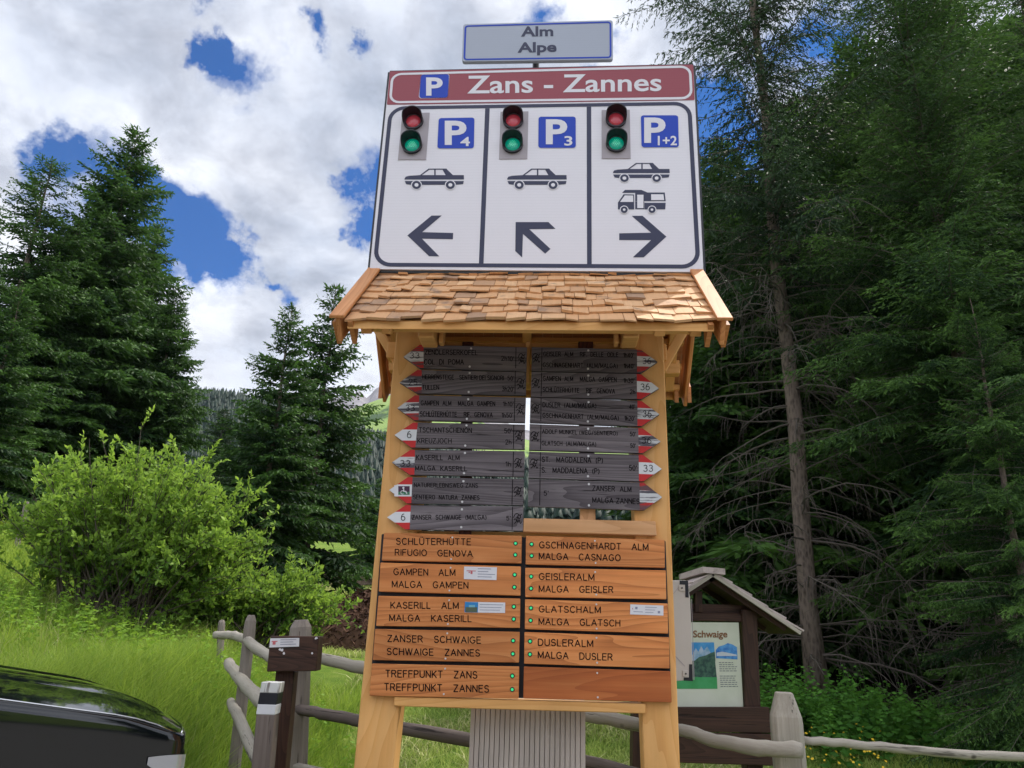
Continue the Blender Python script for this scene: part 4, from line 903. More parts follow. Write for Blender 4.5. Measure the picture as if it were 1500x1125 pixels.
by_top('young', 35, 420, 16, 12, 'lower dark spruce at the left edge behind the shrub', GL, 2.5, wide=1.1)
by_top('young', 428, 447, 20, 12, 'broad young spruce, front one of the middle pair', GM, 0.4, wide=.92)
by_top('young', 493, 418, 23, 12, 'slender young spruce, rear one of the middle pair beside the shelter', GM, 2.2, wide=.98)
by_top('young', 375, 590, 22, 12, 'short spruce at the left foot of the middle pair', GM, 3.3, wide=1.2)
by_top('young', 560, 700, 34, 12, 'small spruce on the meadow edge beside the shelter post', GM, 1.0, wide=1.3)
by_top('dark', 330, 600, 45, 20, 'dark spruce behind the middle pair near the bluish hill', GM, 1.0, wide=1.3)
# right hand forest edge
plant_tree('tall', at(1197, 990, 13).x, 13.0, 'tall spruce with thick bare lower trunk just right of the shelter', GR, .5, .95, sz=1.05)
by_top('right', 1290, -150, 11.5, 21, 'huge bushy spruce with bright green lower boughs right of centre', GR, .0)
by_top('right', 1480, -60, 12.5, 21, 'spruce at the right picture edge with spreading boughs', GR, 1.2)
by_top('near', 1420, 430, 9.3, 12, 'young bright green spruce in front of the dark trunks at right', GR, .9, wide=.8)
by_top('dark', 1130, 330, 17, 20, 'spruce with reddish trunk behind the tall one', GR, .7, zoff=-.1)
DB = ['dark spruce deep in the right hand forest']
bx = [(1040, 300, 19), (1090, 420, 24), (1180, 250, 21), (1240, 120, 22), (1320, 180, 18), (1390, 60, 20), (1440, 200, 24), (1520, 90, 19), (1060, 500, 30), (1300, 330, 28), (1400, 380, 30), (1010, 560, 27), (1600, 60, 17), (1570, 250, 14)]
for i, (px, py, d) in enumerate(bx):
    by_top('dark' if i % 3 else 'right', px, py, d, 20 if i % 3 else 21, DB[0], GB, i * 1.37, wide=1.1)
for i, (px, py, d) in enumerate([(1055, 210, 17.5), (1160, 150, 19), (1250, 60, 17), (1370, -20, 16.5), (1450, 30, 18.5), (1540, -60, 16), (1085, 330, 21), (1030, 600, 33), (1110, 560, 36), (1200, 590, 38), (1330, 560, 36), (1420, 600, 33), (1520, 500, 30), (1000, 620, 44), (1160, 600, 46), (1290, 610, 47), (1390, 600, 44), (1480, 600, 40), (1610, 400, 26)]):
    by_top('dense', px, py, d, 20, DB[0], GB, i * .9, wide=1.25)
# needle litter under the right hand trees
def litter(X, Y): return terr(X, Y) + .03 * smooth(0, .6, X - 3.2 - .25 * np.sin(Y * 1.7)) * smooth(12.0, 12.8, Y + .3 * np.sin(X * 1.3)) - .02
t = NT('needle_litter'); v = t.coords(world=True); n = t.noise(v, 6, 6, .7); t.bsdf(t.ramp(n, [(.35, (.012, .010, .007)), (.6, (.045, .035, .022)), (.75, (.03, .05, .015))]), .95, bump=n, bdist=.05, spec=.1)
tag(grid('forest_floor', np.arange(3.0, 30, .3), np.arange(11.5, 33, .3), litter, t.m), kind='structure')
# ------------------------------------------------------------------ grass
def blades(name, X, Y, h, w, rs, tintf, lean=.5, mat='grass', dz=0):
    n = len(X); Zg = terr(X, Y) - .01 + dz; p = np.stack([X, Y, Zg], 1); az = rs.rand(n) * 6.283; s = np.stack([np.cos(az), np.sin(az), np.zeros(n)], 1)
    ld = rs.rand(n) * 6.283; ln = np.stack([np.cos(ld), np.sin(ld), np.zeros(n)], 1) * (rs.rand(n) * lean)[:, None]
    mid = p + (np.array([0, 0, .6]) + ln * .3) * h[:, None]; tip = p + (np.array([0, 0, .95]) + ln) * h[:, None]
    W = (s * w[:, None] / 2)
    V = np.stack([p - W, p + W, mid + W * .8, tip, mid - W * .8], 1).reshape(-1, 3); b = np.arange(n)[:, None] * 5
    Q = np.concatenate([b + np.array([0, 1, 2, 4]), b + np.array([4, 2, 3, 3])], 0)
    Tq = b + np.array([4, 2, 3])
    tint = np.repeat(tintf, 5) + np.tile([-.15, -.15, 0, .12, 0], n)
    me_V = V; tris = np.concatenate([b + np.array([0, 1, 2]), b + np.array([0, 2, 4]), Tq], 0)
    return np_obj(name, me_V, tris, M_[mat], tint=tint)
rs = np.random.RandomState(21)
def scatter(n, y0, y1, pw=1.0, hw=.74):
    y = y0 + (y1 - y0) * rs.rand(n) ** pw; x = rs.uniform(-hw, hw, n) * y; return x, y
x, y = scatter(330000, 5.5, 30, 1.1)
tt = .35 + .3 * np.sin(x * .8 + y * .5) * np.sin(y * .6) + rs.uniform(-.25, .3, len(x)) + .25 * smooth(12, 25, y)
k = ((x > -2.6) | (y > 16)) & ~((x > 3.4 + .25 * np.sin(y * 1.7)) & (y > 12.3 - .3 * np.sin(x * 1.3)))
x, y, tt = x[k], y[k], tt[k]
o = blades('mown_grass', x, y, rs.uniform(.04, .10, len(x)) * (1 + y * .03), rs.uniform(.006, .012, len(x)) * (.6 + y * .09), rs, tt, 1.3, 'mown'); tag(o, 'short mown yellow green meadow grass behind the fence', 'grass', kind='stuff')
x, y = scatter(60000, 5, 12); x = -2.0 - rs.rand(len(x)) * 7; y = 5.0 + rs.rand(len(x)) * 7
k = (np.abs(x) < y * .8 + .3); x, y = x[k], y[k]
edge = smooth(8.5, 6.2, y + .35 * (x + 5))
tt = .45 + .35 * edge + rs.uniform(-.3, .3, len(x))
hh = rs.uniform(.06, .14, len(x)) + (1 - edge) * rs.uniform(.1, .38, len(x))
o = blades('tall_grass', x, y, hh, rs.uniform(.006, .013, len(x)), rs, tt - .1 * (1 - edge) + .22 * np.sin(x * 2.3 + 1.7 * np.sin(y * 1.9)) * np.sin(y * 2.6 + x), .9); tag(o, 'lush long grass on the bank behind the black car', 'grass', kind='stuff')
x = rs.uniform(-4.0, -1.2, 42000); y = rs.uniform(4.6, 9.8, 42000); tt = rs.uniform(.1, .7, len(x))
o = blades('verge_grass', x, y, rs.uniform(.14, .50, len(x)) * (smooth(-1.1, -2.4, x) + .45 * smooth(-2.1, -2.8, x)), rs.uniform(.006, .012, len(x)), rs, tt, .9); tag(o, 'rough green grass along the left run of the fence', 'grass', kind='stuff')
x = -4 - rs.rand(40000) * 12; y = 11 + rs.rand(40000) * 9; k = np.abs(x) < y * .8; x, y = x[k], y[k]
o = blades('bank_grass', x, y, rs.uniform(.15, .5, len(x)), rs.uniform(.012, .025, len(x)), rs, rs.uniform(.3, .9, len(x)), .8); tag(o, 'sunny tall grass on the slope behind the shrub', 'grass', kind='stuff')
x, y = scatter(110000, 8.2, 32, 1.1); c_ = np.sin(x * 2.1 + y * 3.3) + np.sin(x * 3.7 - y * 1.9) + np.sin(y * 4.1); k = ((x > -2.6) | (y > 16)) & (x < 3.2) & (c_ > -.3); x, y = x[k], y[k]
o = blades('cut_hay', x, y, rs.uniform(.05, .12, len(x)) * (1 + y * .03), rs.uniform(.008, .014, len(x)) * (.6 + y * .08), rs, rs.uniform(.1, 1, len(x)), 3.0, 'straw'); tag(o, 'pale cut hay lying scattered over the mown meadow', 'cut grass', kind='stuff')
x = -2.2 - rs.rand(5200) * 7; y = 5.4 + rs.rand(5200) * 6; k = np.abs(x) < y * .8; x, y = x[k], y[k]
o = blades('dry_stalks', x, y, rs.uniform(.25, .6, len(x)), rs.uniform(.004, .008, len(x)), rs, rs.uniform(0, .8, len(x)), .7, 'straw'); tag(o, 'thin pale seed stalks standing in the bank grass', 'grass', kind='stuff')
# ------------------------------------------------------------------ broadleaf
def leafy(V, T, p, d, l, w, tint, rs):
    n = len(p); s = unit(np.cross(d, rs.normal(0, 1, (n, 3)))); up_ = np.cross(s, d) * (l * .08)[:, None]
    a = p; c = p + d * l[:, None]; m_ = p + d * (l * .45)[:, None] - up_
    V.append(np.stack([a, m_ + s * (w / 2)[:, None], c, m_ - s * (w / 2)[:, None]], 1).reshape(-1, 3)); T.append(np.repeat(tint, 4))
def shrub(name, label, cx, cy, blobs, nst, leafn, seed, lsize=.075, mat='shrub', cat='shrub'):
    """blobs: (dx,dy,dz,rx,ry,rz) crown masses; stems arch from the foot to points in them"""
    rs = np.random.RandomState(seed); z0 = tz(cx, cy); V = []; T = []; st = MB()
    for i in range(nst):
        b = blobs[rs.randint(len(blobs))]; u = unit(rs.normal(0, 1, (1, 3)))[0]; u[2] = abs(u[2]) * 1.0 if rs.rand() < .8 else u[2]
        rr = rs.uniform(.5, 1.25) ; e = np.array([b[0] + u[0] * b[3] * rr, b[1] + u[1] * b[4] * rr, b[2] + u[2] * b[5] * rr])
        s0 = np.array([b[0] * .35 + rs.normal() * .25, b[1] * .3 + rs.normal() * .2, 0.0]); md = (s0 + e) / 2 + np.array([0, 0, .25]) + rs.normal(0, .1, 3)
        pts = [(1 - t_) ** 2 * s0 + 2 * t_ * (1 - t_) * md + t_ * t_ * e for t_ in np.linspace(0, 1, 7)]
        zg = tz(cx + e[0], cy + e[1]) - z0
        if e[2] < zg + .1: continue
        st.tube([Vector((cx, cy, z0)) + Vector(p) for p in pts], [.016, .014, .012, .009, .007, .005, .003], 4, False)
        # side shoots
        for q in range(9):
            t_ = rs.uniform(.35, 1); f = t_ * 5.99; j = int(f); p0 = pts[j] + (pts[j + 1] - pts[j]) * (f - j); dr = unit((pts[j + 1] - pts[j])[None])[0]
            sd = unit((dr * .6 + rs.normal(0, .6, 3) + np.array([0, 0, .45]))[None])[0]; L = rs.uniform(.18, .5); nl = leafn
            s_ = np.linspace(.05, 1, nl); pp = p0 + sd * (s_ * L)[:, None] + np.array([0, 0, -.06]) * (s_ ** 2)[:, None]
            st.tube([Vector((cx, cy, z0)) + Vector(pp[0]), Vector((cx, cy, z0)) + Vector(pp[-1])], [.004, .002], 3, False)
            d = unit(sd * .6 + rs.normal(0, .6, (nl, 3)) + np.array([0, 0, .25])); l = rs.uniform(.6, 1.25, nl) * lsize
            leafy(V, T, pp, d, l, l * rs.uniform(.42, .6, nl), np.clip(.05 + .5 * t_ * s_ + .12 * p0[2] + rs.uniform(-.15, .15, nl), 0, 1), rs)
    t = thing(name, label, cat, Vector((cx, cy, z0)))
    V = np.concatenate(V); np_obj('foliage', V, np.arange(len(V)).reshape(-1, 4), M_[mat], t, tint=np.concatenate(T)); print(name, len(V) // 4)
    st2 = MB(); st2.v = [(a[0] - cx, a[1] - cy, a[2] - z0) for a in st.v]; st2.f = st.f; st2.m = st.m
    me = bpy.data.meshes.new('stems'); me.from_pydata(st2.v, [], st2.f); me.materials.append(M_['stem']); me.update(); o = bpy.data.objects.new('stems', me); col.objects.link(o); setm(o, WM[t.name].copy(), t)
p = at(165, 900, 11.5)
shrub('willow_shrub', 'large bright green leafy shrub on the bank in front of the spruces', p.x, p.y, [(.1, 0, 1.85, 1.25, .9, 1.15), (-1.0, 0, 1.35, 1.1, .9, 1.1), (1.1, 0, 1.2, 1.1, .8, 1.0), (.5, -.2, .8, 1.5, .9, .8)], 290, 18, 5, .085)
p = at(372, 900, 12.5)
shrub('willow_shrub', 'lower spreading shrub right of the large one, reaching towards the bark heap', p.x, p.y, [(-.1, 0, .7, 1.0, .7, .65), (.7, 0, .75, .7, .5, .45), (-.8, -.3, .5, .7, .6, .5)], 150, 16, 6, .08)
# herbs: nettles beside the info board and small plants
def herbs(name, label, pts, seed, h0=.55, ls=.07, mat='herb', n=1):
    rs = np.random.RandomState(seed); V = []; T = []
    for (x, y) in pts:
        h = h0 * rs.uniform(.6, 1.2); z = tz(x, y); k = int(26 * n); s_ = np.linspace(.1, 1, k); ln = rs.normal(0, .12, 2)
        pp = np.stack([x + ln[0] * s_ * h, y + ln[1] * s_ * h, z + h * s_], 1); a = np.arange(k) * 1.57 + rs.rand(); d = unit(np.stack([np.cos(a), np.sin(a), rs.uniform(-.35, .3, k)], 1))
        l = ls * (1.25 - .75 * s_) * rs.uniform(.8, 1.3, k); leafy(V, T, pp, d, l, l * .5, np.clip(.2 + .5 * s_ ** 2 + rs.uniform(-.1, .2, k), 0, 1), rs)
        sd = np.array([[.006, 0, 0]]); V.append(np.array([[x - .004, y, z], [x + .004, y, z], [x + ln[0] * h + .002, y + ln[1] * h, z + h], [x + ln[0] * h - .002, y + ln[1] * h, z + h]])); T.append(np.full(4, .2))
    V = np.concatenate(V); o = np_obj(name, V, np.arange(len(V)).reshape(-1, 4), M_[mat], tint=np.concatenate(T)); tag(o, label, 'plants', kind='stuff')
rr = random.Random(4)
def patch(px, d, rx, ry, n): c = at(px, 1000, d); return [(c.x + rr.gauss(0, rx), c.y + rr.gauss(0, ry)) for _ in range(n)]
herbs('nettle_patch', 'dark green nettles growing beside the info board post', patch(1170, 11.0, .75, .5, 150), 1, .75, .13)
herbs('forest_edge_plants', 'low green plants along the dark forest edge at right', patch(1330, 11.6, 1.0, .4, 90) + patch(1480, 10.4, .8, .5, 120), 2, .5, .11)
herbs('bank_herbs', 'tall leafy herbs on the bank below the shrub', patch(60, 10.2, 1.0, .6, 130) + patch(290, 9.6, .9, .5, 100) + patch(350, 8.6, .4, .5, 50), 3, .6, .10, mat='herb2', n=1)
V = []; T = []
rs = np.random.RandomState(9); M_['flower'] = flat('yellow_flower', (.75, .5, .02), .7); fb = MB()
for q in range(60):
    c = at(rs.uniform(1170, 1290), 1000, rs.uniform(9.3, 10.8)); z = tz(c.x, c.y) + rs.uniform(.15, .32); fb.disc(Vector((c.x, c.y, z)), Vector((rs.normal() * .3, -.6, .8)).normalized(), rs.uniform(.012, .02), 6)
tag(fb.obj('yellow_flowers', M_['flower']), 'scattered small yellow flowers at the forest edge', 'flowers', kind='stuff')
# ------------------------------------------------------------------ bark heap and brush pile
def heap(name, label, px, py, d, rx, ry, h, mat, seed, chips, cl):
    c = at(px, py, d); x0, y0 = c.x, d; rs = np.random.RandomState(seed); n = 60; V = []
    for j in range(n):
        for i in range(n):
            u = (i / (n - 1) - .5) * 2.2; v = (j / (n - 1) - .5) * 2.2; r2 = (u * u + v * v); X = x0 + u * rx; Y = y0 + v * ry
            zz_ = h * max(0, 1 - r2) ** .6 * (1 + .14 * math.sin(u * 5 + seed) * math.cos(v * 6)) + (rs.normal() * .03 if r2 < 1.05 else -.12)
            V.append((X, Y, tz(X, Y) + zz_ - .04))
    i = (np.arange(n - 1)[:, None] * n + np.arange(n - 1)[None]).ravel(); Q = np.stack([i, i + 1, i + n + 1, i + n], 1); V = np.array(V)
    m = chips; k = rs.randint(0, len(V), m * 3); k = k[(((V[k, 0] - x0) / rx) ** 2 + ((V[k, 1] - y0) / ry) ** 2) < 1][:m]; p = V[k] + rs.normal(0, .03, (len(k), 3)) + [0, 0, .02]
    dd = unit(rs.normal(0, 1, (len(k), 3)) * [1, 1, .5]); l = rs.uniform(.4, 1.3, len(k)) * cl; cv = diam(p, dd, l, unit(np.cross(dd, rs.normal(0, 1, (len(k), 3)))), l * rs.uniform(.2, .5, len(k)))
    VV = np.concatenate([V, cv]); QQ = np.concatenate([Q, np.arange(len(cv)).reshape(-1, 4) + len(V)])
    tag(np_obj(name, VV, QQ, mat, tint=rs.rand(len(VV))), label, 'heap')
def chipm(name, a, b):
    t = NT(name); g = t.n('ShaderNodeNewGeometry').outputs['Random Per Island']; n = t.noise(t.coords(world=True), 12, 4, .7); c = t.ramp(t.math('ADD', t.math('MULTIPLY', g, .5), t.math('MULTIPLY', n, .5)), [(.3, a), (.75, b)]); t.bsdf(c, .95, spec=.1); return t.m
heap('bark_heap', 'dark brown heap of bark mulch on the meadow beside the shelter', 535, 925, 18.5, 1.75, 1.5, 1.05, chipm('bark_mulch', (.028, .014, .010), (.16, .09, .06)), 1, 5200, .16)
heap('brush_pile', 'small pinkish pile of branches at the foot of the spruces', 498, 832, 33, 1.5, 1.0, .8, chipm('brushwood', (.10, .07, .05), (.34, .25, .20)), 2, 1600, .30)
# ================================================================== FENCE
FG = 'rustic pole fence'
def log(name, label, pts, rads, mat, group=None, n=12, rough=.06, cat='fence rail'):
    rads = [r * .86 for r in rads]; P3 = [Vector(p) for p in pts]; fine = []; fr = []
    for i in range(len(P3) - 1):
        for k in range(5):
            f = k / 5; fine.append(P3[i].lerp(P3[i + 1], f) + Vector((0, 0, random.uniform(-.004, .004)))); fr.append((rads[i] + (rads[i + 1] - rads[i]) * f) * random.uniform(.96, 1.04))
    fine.append(P3[-1]); fr.append(rads[-1] * .9)
    M = frame_along(fine[0], P3[-1] - P3[0]); m = MB(); m.tube(fine, fr, n, True, 0, 5, rough)
    o = m.obj(name, mat, None, M, smooth=True); return tag(o, label, cat, group)
A_ = at
log('fence_rail', 'top rail of the fence running behind the shelter, from the left corner post', [A_(440, 958, 5.75), A_(480, 967, 5.7), A_(540, 980, 5.6), A_(690, 1008, 5.35), A_(860, 1047, 5.15), A_(940, 1062, 5.05)], [.045, .045, .05, .052, .05, .05], M_['rail'], FG)
log('fence_rail', 'silvery rail with rounded end in front of the right fence post', [A_(975, 1066, 4.9), A_(1000, 1070, 4.75), A_(1050, 1085, 4.6), A_(1110, 1095, 4.45), A_(1176, 1100, 4.35)], [.036, .040, .044, .048, .050], M_['rail'], FG)
log('fence_rail', 'middle rail of the fence behind the shelter', [A_(436, 1038, 5.8), A_(480, 1047, 5.7), A_(530, 1056, 5.6), A_(690, 1085, 5.35), A_(860, 1118, 5.1), A_(940, 1136, 5.0)], [.042, .045, .047, .05, .05, .05], M_['raild'], FG)
log('fence_rail', 'lowest rail of the fence near the marker post', [A_(428, 1122, 5.8), A_(560, 1150, 5.6), A_(800, 1200, 5.2)], [.03, .03, .035], M_['rail'], FG)
log('fence_rail', 'thin pale rail leaving the right fence post towards the forest', [A_(1172, 1084, 4.6), A_(1250, 1090, 4.65), A_(1350, 1100, 4.7), A_(1430, 1106, 4.75), A_(1560, 1111, 4.8)], [.026, .027, .028, .029, .03], M_['rail'], FG)
log('fence_rail', 'crooked top rail of the left fence run', [A_(316, 930, 7.6), A_(345, 931, 7.2), A_(362, 938, 6.9), A_(378, 952, 6.6), A_(398, 963, 6.2), A_(425, 972, 5.7)], [.042, .045, .048, .05, .05, .05], M_['rail'], FG)
log('fence_rail', 'thick middle rail sloping down to the black and white marker post', [A_(335, 972, 7.4), A_(350, 992, 6.9), A_(366, 1010, 6.5), A_(384, 1028, 6.0), A_(420, 1052, 5.5)], [.055, .06, .062, .06, .055], M_['rail'], FG)
log('fence_rail', 'lowest rail of the left fence run disappearing behind the marker post', [A_(338, 1028, 7.0), A_(350, 1052, 6.5), A_(364, 1085, 6.0), A_(378, 1115, 5.6)], [.045, .05, .052, .05], M_['rail'], FG)
def fpost(label, pxt, pyt, d, w, pxb=None, mat='postgrey', taper=True, kind='fence post', name='fence_post'):
    t_ = A_(pxt, pyt, d); zb_ = tz(t_.x, d) - .1; 
    bx_ = A_(pxb[0], pxb[1], d) if pxb else t_; dirv = (t_ - bx_) if pxb else Z; 
    b_ = t_ - (dirv * ((t_.z - zb_) / dirv.z)); m = MB(); h = (t_ - b_)
    pts = [b_, b_ + h * .5, b_ + h * .93, b_ + h * .97, t_]; m.tube(pts, [w * .52, w * .5, w * .5, w * .46, w * .3], 8, True, 0, 3, .05)
    return tag(m.obj(name, M_[mat], None, frame_along(b_, h), smooth=False, bevel=.004), label, kind, 'fence posts')
fpost('weathered corner post behind the small dark sign box', 441, 908, 5.85, .17, (432, 1125))
fpost('slim round topped post of the left fence run', 368, 901, 6.9, .105, (357, 1000))
fpost('short distant post at the far end of the left fence run', 325, 908, 9.2, .085, (322, 960))
fpost('old grey fence post standing in the grass behind the large shrub', 40, 735, 14.5, .10)
# chamfered right post
c = A_(1148, 1014, 4.55); w = .088; m = MB(); zb_ = -.1; X = Vector((.97, -.24, 0)); Y = Vector((.24, .97, 0))
lv = [(zb_, 1.0, 1.0), (c.z - .16, 1.0, 1.0), (c.z - .125, .97, .97), (c.z, .55, .5)]; vs = []
for z_, a, b in lv:
    ch = .28
    for u, v in ((-1, -1 + ch), (-1 + ch, -1), (1 - ch, -1), (1, -1 + ch), (1, 1 - ch), (1 - ch, 1), (-1 + ch, 1), (-1, 1 - ch)):
        vs.append(Vector((c.x, c.y, z_)) + X * (u * w * a * .95) + Y * (v * w * b))
fs = [(i * 8 + j, i * 8 + (j + 1) % 8, (i + 1) * 8 + (j + 1) % 8, (i + 1) * 8 + j) for i in range(3) for j in range(8)] + [tuple(range(24, 32))]
m.add(vs, fs); tag(m.obj('fence_post', M_['rail'], None, vframe(Vector((c.x, c.y, 0))), bevel=.005), 'stout fence post with chamfered head beside the info board', 'fence post', 'fence posts')
# sign box on dark post
d0 = 4.75
t_ = thing('notice_post', 'dark wooden post carrying a small box shaped board with white sticker', 'notice post', Vector((A_(425, 980, d0).x, d0, 0)))
a, b = A_(417.5, 983, d0 - .02), A_(404, 1125, d0 - .02); dirv = (a - b); b2 = b - dirv * ((b.z) / dirv.z)
m = MB(); X = Vector((1, 0, 0)); Yv = Vector((0, 1, 0)); hw = .055
m.hexa([b2 - X * hw, b2 + X * hw, a + X * hw, a - X * hw], [p + Yv * .10 for p in (b2 - X * hw, b2 + X * hw, a + X * hw, a - X * hw)])
m.obj('post', M_['darkbrown'], t_, frame_along(b2, dirv), bevel=.004)
q = [A_(x, y, d0 - .1) for x, y in ((396, 931.5), (467, 932), (463, 983), (390.5, 984))]
m = MB(); m.slab([q[3], q[2], q[1], q[0]], Yv * .12); m.obj('box', M_['darkbrown'], t_, frame(cen(q), Vector((1, 0, 0)), Vector((0, 1, 0)), Z), bevel=.004)
q2 = [A_(x, y, d0 - .103) for x, y in ((396, 935), (438.5, 934.5), (438, 947), (394.5, 948.5))]
m = MB(); m.poly(q2, 0)
def sb(u0, v0, u1, v1, mi): m.poly([bil([p - Yv * .002 for p in q2], u, v) for u, v in ((u0, v0), (u1, v0), (u1, v1), (u0, v1))], mi)
sb(.06, .3, .26, .4, 2); sb(.1, .4, .2, .7, 2)
for i in range(3): sb(.36, .15 + .26 * i, .9 - .1 * (i % 2), .22 + .26 * i, 1)
m.obj('sticker', [M_['paper'], M_['ink'], M_['redink']], t_, frame(cen(q2), Vector((1, 0, 0)), Vector((0, 1, 0)), Z))
m = MB(); rs = random.Random(8)
for px, py, s_ in ((413, 952, .012), (416, 957, .010), (410, 951, .008), (463, 935, .010), (457, 957, .008)):
    c = A_(px, py, d0 - .103); k = 7; m.poly([c + X * (math.cos(a * 6.283 / k) * s_ * rs.uniform(.6, 1.2)) + Z * (math.sin(a * 6.283 / k) * s_ * rs.uniform(.4, 1)) for a in range(k)])
m.obj('torn_paper', M_['paper'], t_, frame(A_(413, 952, d0 - .103)))
# marker post
d1 = 4.45; tp_, bp_ = A_(396.5, 1002, d1), A_(384, 1125, d1); dv = tp_ - bp_; ft = bp_ - dv * (bp_.z / dv.z)
t_ = thing('marker_post', 'leaning grey roadside post with black and white painted bands', 'marker post', ft)
def mseg(name, p0, p1, mat, w=.052, dd=.05, lab=None):
    a = A_(p0[0], p0[1], d1); b = A_(p1[0], p1[1], d1)
    m = MB(); m.hexa([a - X * w, a + X * w, b + X * w, b - X * w], [p + Yv * dd * 2 for p in (a - X * w, a + X * w, b + X * w, b - X * w)])
    return m.obj(name, mat, t_, frame_along(a, b - a), bevel=.003)
a = ft; b = A_(388.6, 1047, d1); m = MB(); w = .050
m.hexa([a - X * w, a + X * w, b + X * w, b - X * w], [p + Yv * .1 for p in (a - X * w, a + X * w, b + X * w, b - X * w)]); m.obj('shaft', M_['raild'], t_, frame_along(a, b - a), bevel=.004)
mseg('white_band', (388.6, 1047), (391, 1032), M_['offw']); mseg('black_band', (391, 1032), (394, 1015), M_['housing']); mseg('white_band', (394, 1015), (396.5, 999.5), worn('chipped_white', (.7, .7, .68), (.25, .22, .2)))
# ================================================================== INFO BOARD
di = 6.6
ib = thing('info_board', 'dark timber information board with shingled gable roof behind the right post', 'information board', Vector((A_(1050, 1000, di).x, di, 0)))
XI = Vector((1, 0, 0)); YI = Vector((0, 1, 0))
def ibox(name, q, th, mat, d, grain=None, bev=.005, lab=None):
    pts = [A_(x, y, d) for x, y in q]; m = MB(); m.slab([pts[3], pts[2], pts[1], pts[0]], YI * th)
    o = m.obj(name, mat, ib, grain(cen(pts)) if grain else frame(cen(pts), XI, YI, Z), bevel=bev)
    if lab: o['label'] = lab
    return o
def vfi(l): return frame(l, Z, XI, YI)
ibox('post', [(1087, 893), (1109, 893), (1120, 1180), (1096, 1180)], .16, M_['darkbrown'], di, vfi)
ibox('post', [(930, 893), (952, 893), (948, 1180), (926, 1180)], .16, M_['darkbrown'], di, vfi)
ibox('crossbeam', [(952, 896), (1087, 899), (1087, 911), (952, 908)], .10, M_['darkbrown'], di + .02)
ibox('king_post', [(1018, 866), (1029, 866), (1029, 897), (1018, 897)], .07, M_['darkbrown'], di + .03, vfi)
ibox('lower_board', [(952, 1036), (1127, 1036), (1131, 1074), (952, 1071)], .05, M_['darkbrown'], di - .06)
ibox('lower_board', [(952, 1072.5), (1131, 1075.5), (1135, 1122), (952, 1116)], .05, M_['darkbrown'], di - .06)
# poster
pd = di + .03
def PQ(q, L=0): return [A_(x, y, pd - .002 * L) for x, y in q]
def poster_mat(name, a, b, sc_=6):
    t = NT(name); n = t.noise(t.coords(rnd=False), sc_, 5); t.bsdf(t.ramp(n, [(.4, a), (.6, b)]), .4); return t.m
m = MB(); m.slab([PQ([(955, 1036), (1089, 1036), (1082, 912), (955, 911)])[i] for i in (0, 1, 2, 3)], YI * .02)
po = m.obj('poster', poster_mat('poster_cream', (.62, .66, .52), (.70, .72, .60), 3), ib, frame(cen(PQ([(1040, 970)])), XI, YI, Z))
MI = frame(A_(1040, 970, pd), XI, YI, Z)
m = MB(); text(m, 'Schwaige', z5.__call__(0, 0) if False else (1015.2, 933.5), (1065.5, 933.5), 9.6, lambda x, y: A_(x, y, pd - .003), .022)
text(m, 'si fa mangia salute giorno', (1014, 939.3), (1044, 939.3), 1.8, lambda x, y: A_(x, y, pd - .003), 0) if False else None
m.obj('heading', flat('poster_brown', (.26, .11, .035), .5), po, MI)
m = MB()
m.poly(PQ([(990, 941), (1046, 941), (1047.5, 968), (990, 968)], 1), 0)
m.poly(PQ([(990, 968), (1047.5, 968), (1050, 992), (990, 992)], 1), 1)
m.poly(PQ([(985, 992), (1050.2, 992), (1051, 1009), (985, 1009)], 1), 2)
m.poly(PQ([(1010, 968), (1016, 956), (1019, 949), (1023, 955), (1027, 946), (1031, 953), (1036, 947), (1041, 956), (1047, 958), (1047.3, 968)], 2), 3)
m.poly(PQ([(1016, 969), (1024, 962.5), (1034, 960), (1041, 956.5), (1047, 954.5), (1048, 969)], 3), 1)
m.obj('valley_picture', [poster_mat('pic_sky', (.02, .25, .62), (.10, .38, .70)), poster_mat('pic_forest', (.015, .06, .05), (.06, .15, .10), 30), poster_mat('pic_lawn', (.04, .32, .09), (.06, .38, .13), 8), poster_mat('pic_rock', (.20, .38, .55), (.45, .55, .68), 14)], po, MI)
m = MB()
m.poly(PQ([(1048.5, 952), (1053, 947), (1060, 945), (1066, 942), (1073, 944), (1079.5, 948), (1080.5, 966), (1049, 964)], 1), 0); m.poly(PQ([(1050, 956), (1058, 954.5), (1070, 957), (1079, 959), (1079.5, 961), (1050, 961)], 2), 1)
m.obj('winter_picture', [poster_mat('pic_blue', (.02, .16, .55), (.10, .36, .72), 20), flat('pic_snow', (.6, .66, .72), .5)], po, MI)
m = MB(); rs = random.Random(3); y = 970.0
for k in range(11):
    if k == 5: y += 4.5
    x0 = 1053 + k * .25; x1 = x0 + rs.uniform(21, 27); x = x0
    while x < x1 - 2:
        w = rs.uniform(2, 5); m.poly(PQ([(x, y), (min(x + w, x1), y), (min(x + w, x1), y + 1.1), (x, y + 1.1)], 1)); x += w + 1.0
    y += 3.05
m.obj('small_print', flat('print_grey', (.20, .22, .22), .6), po, MI)
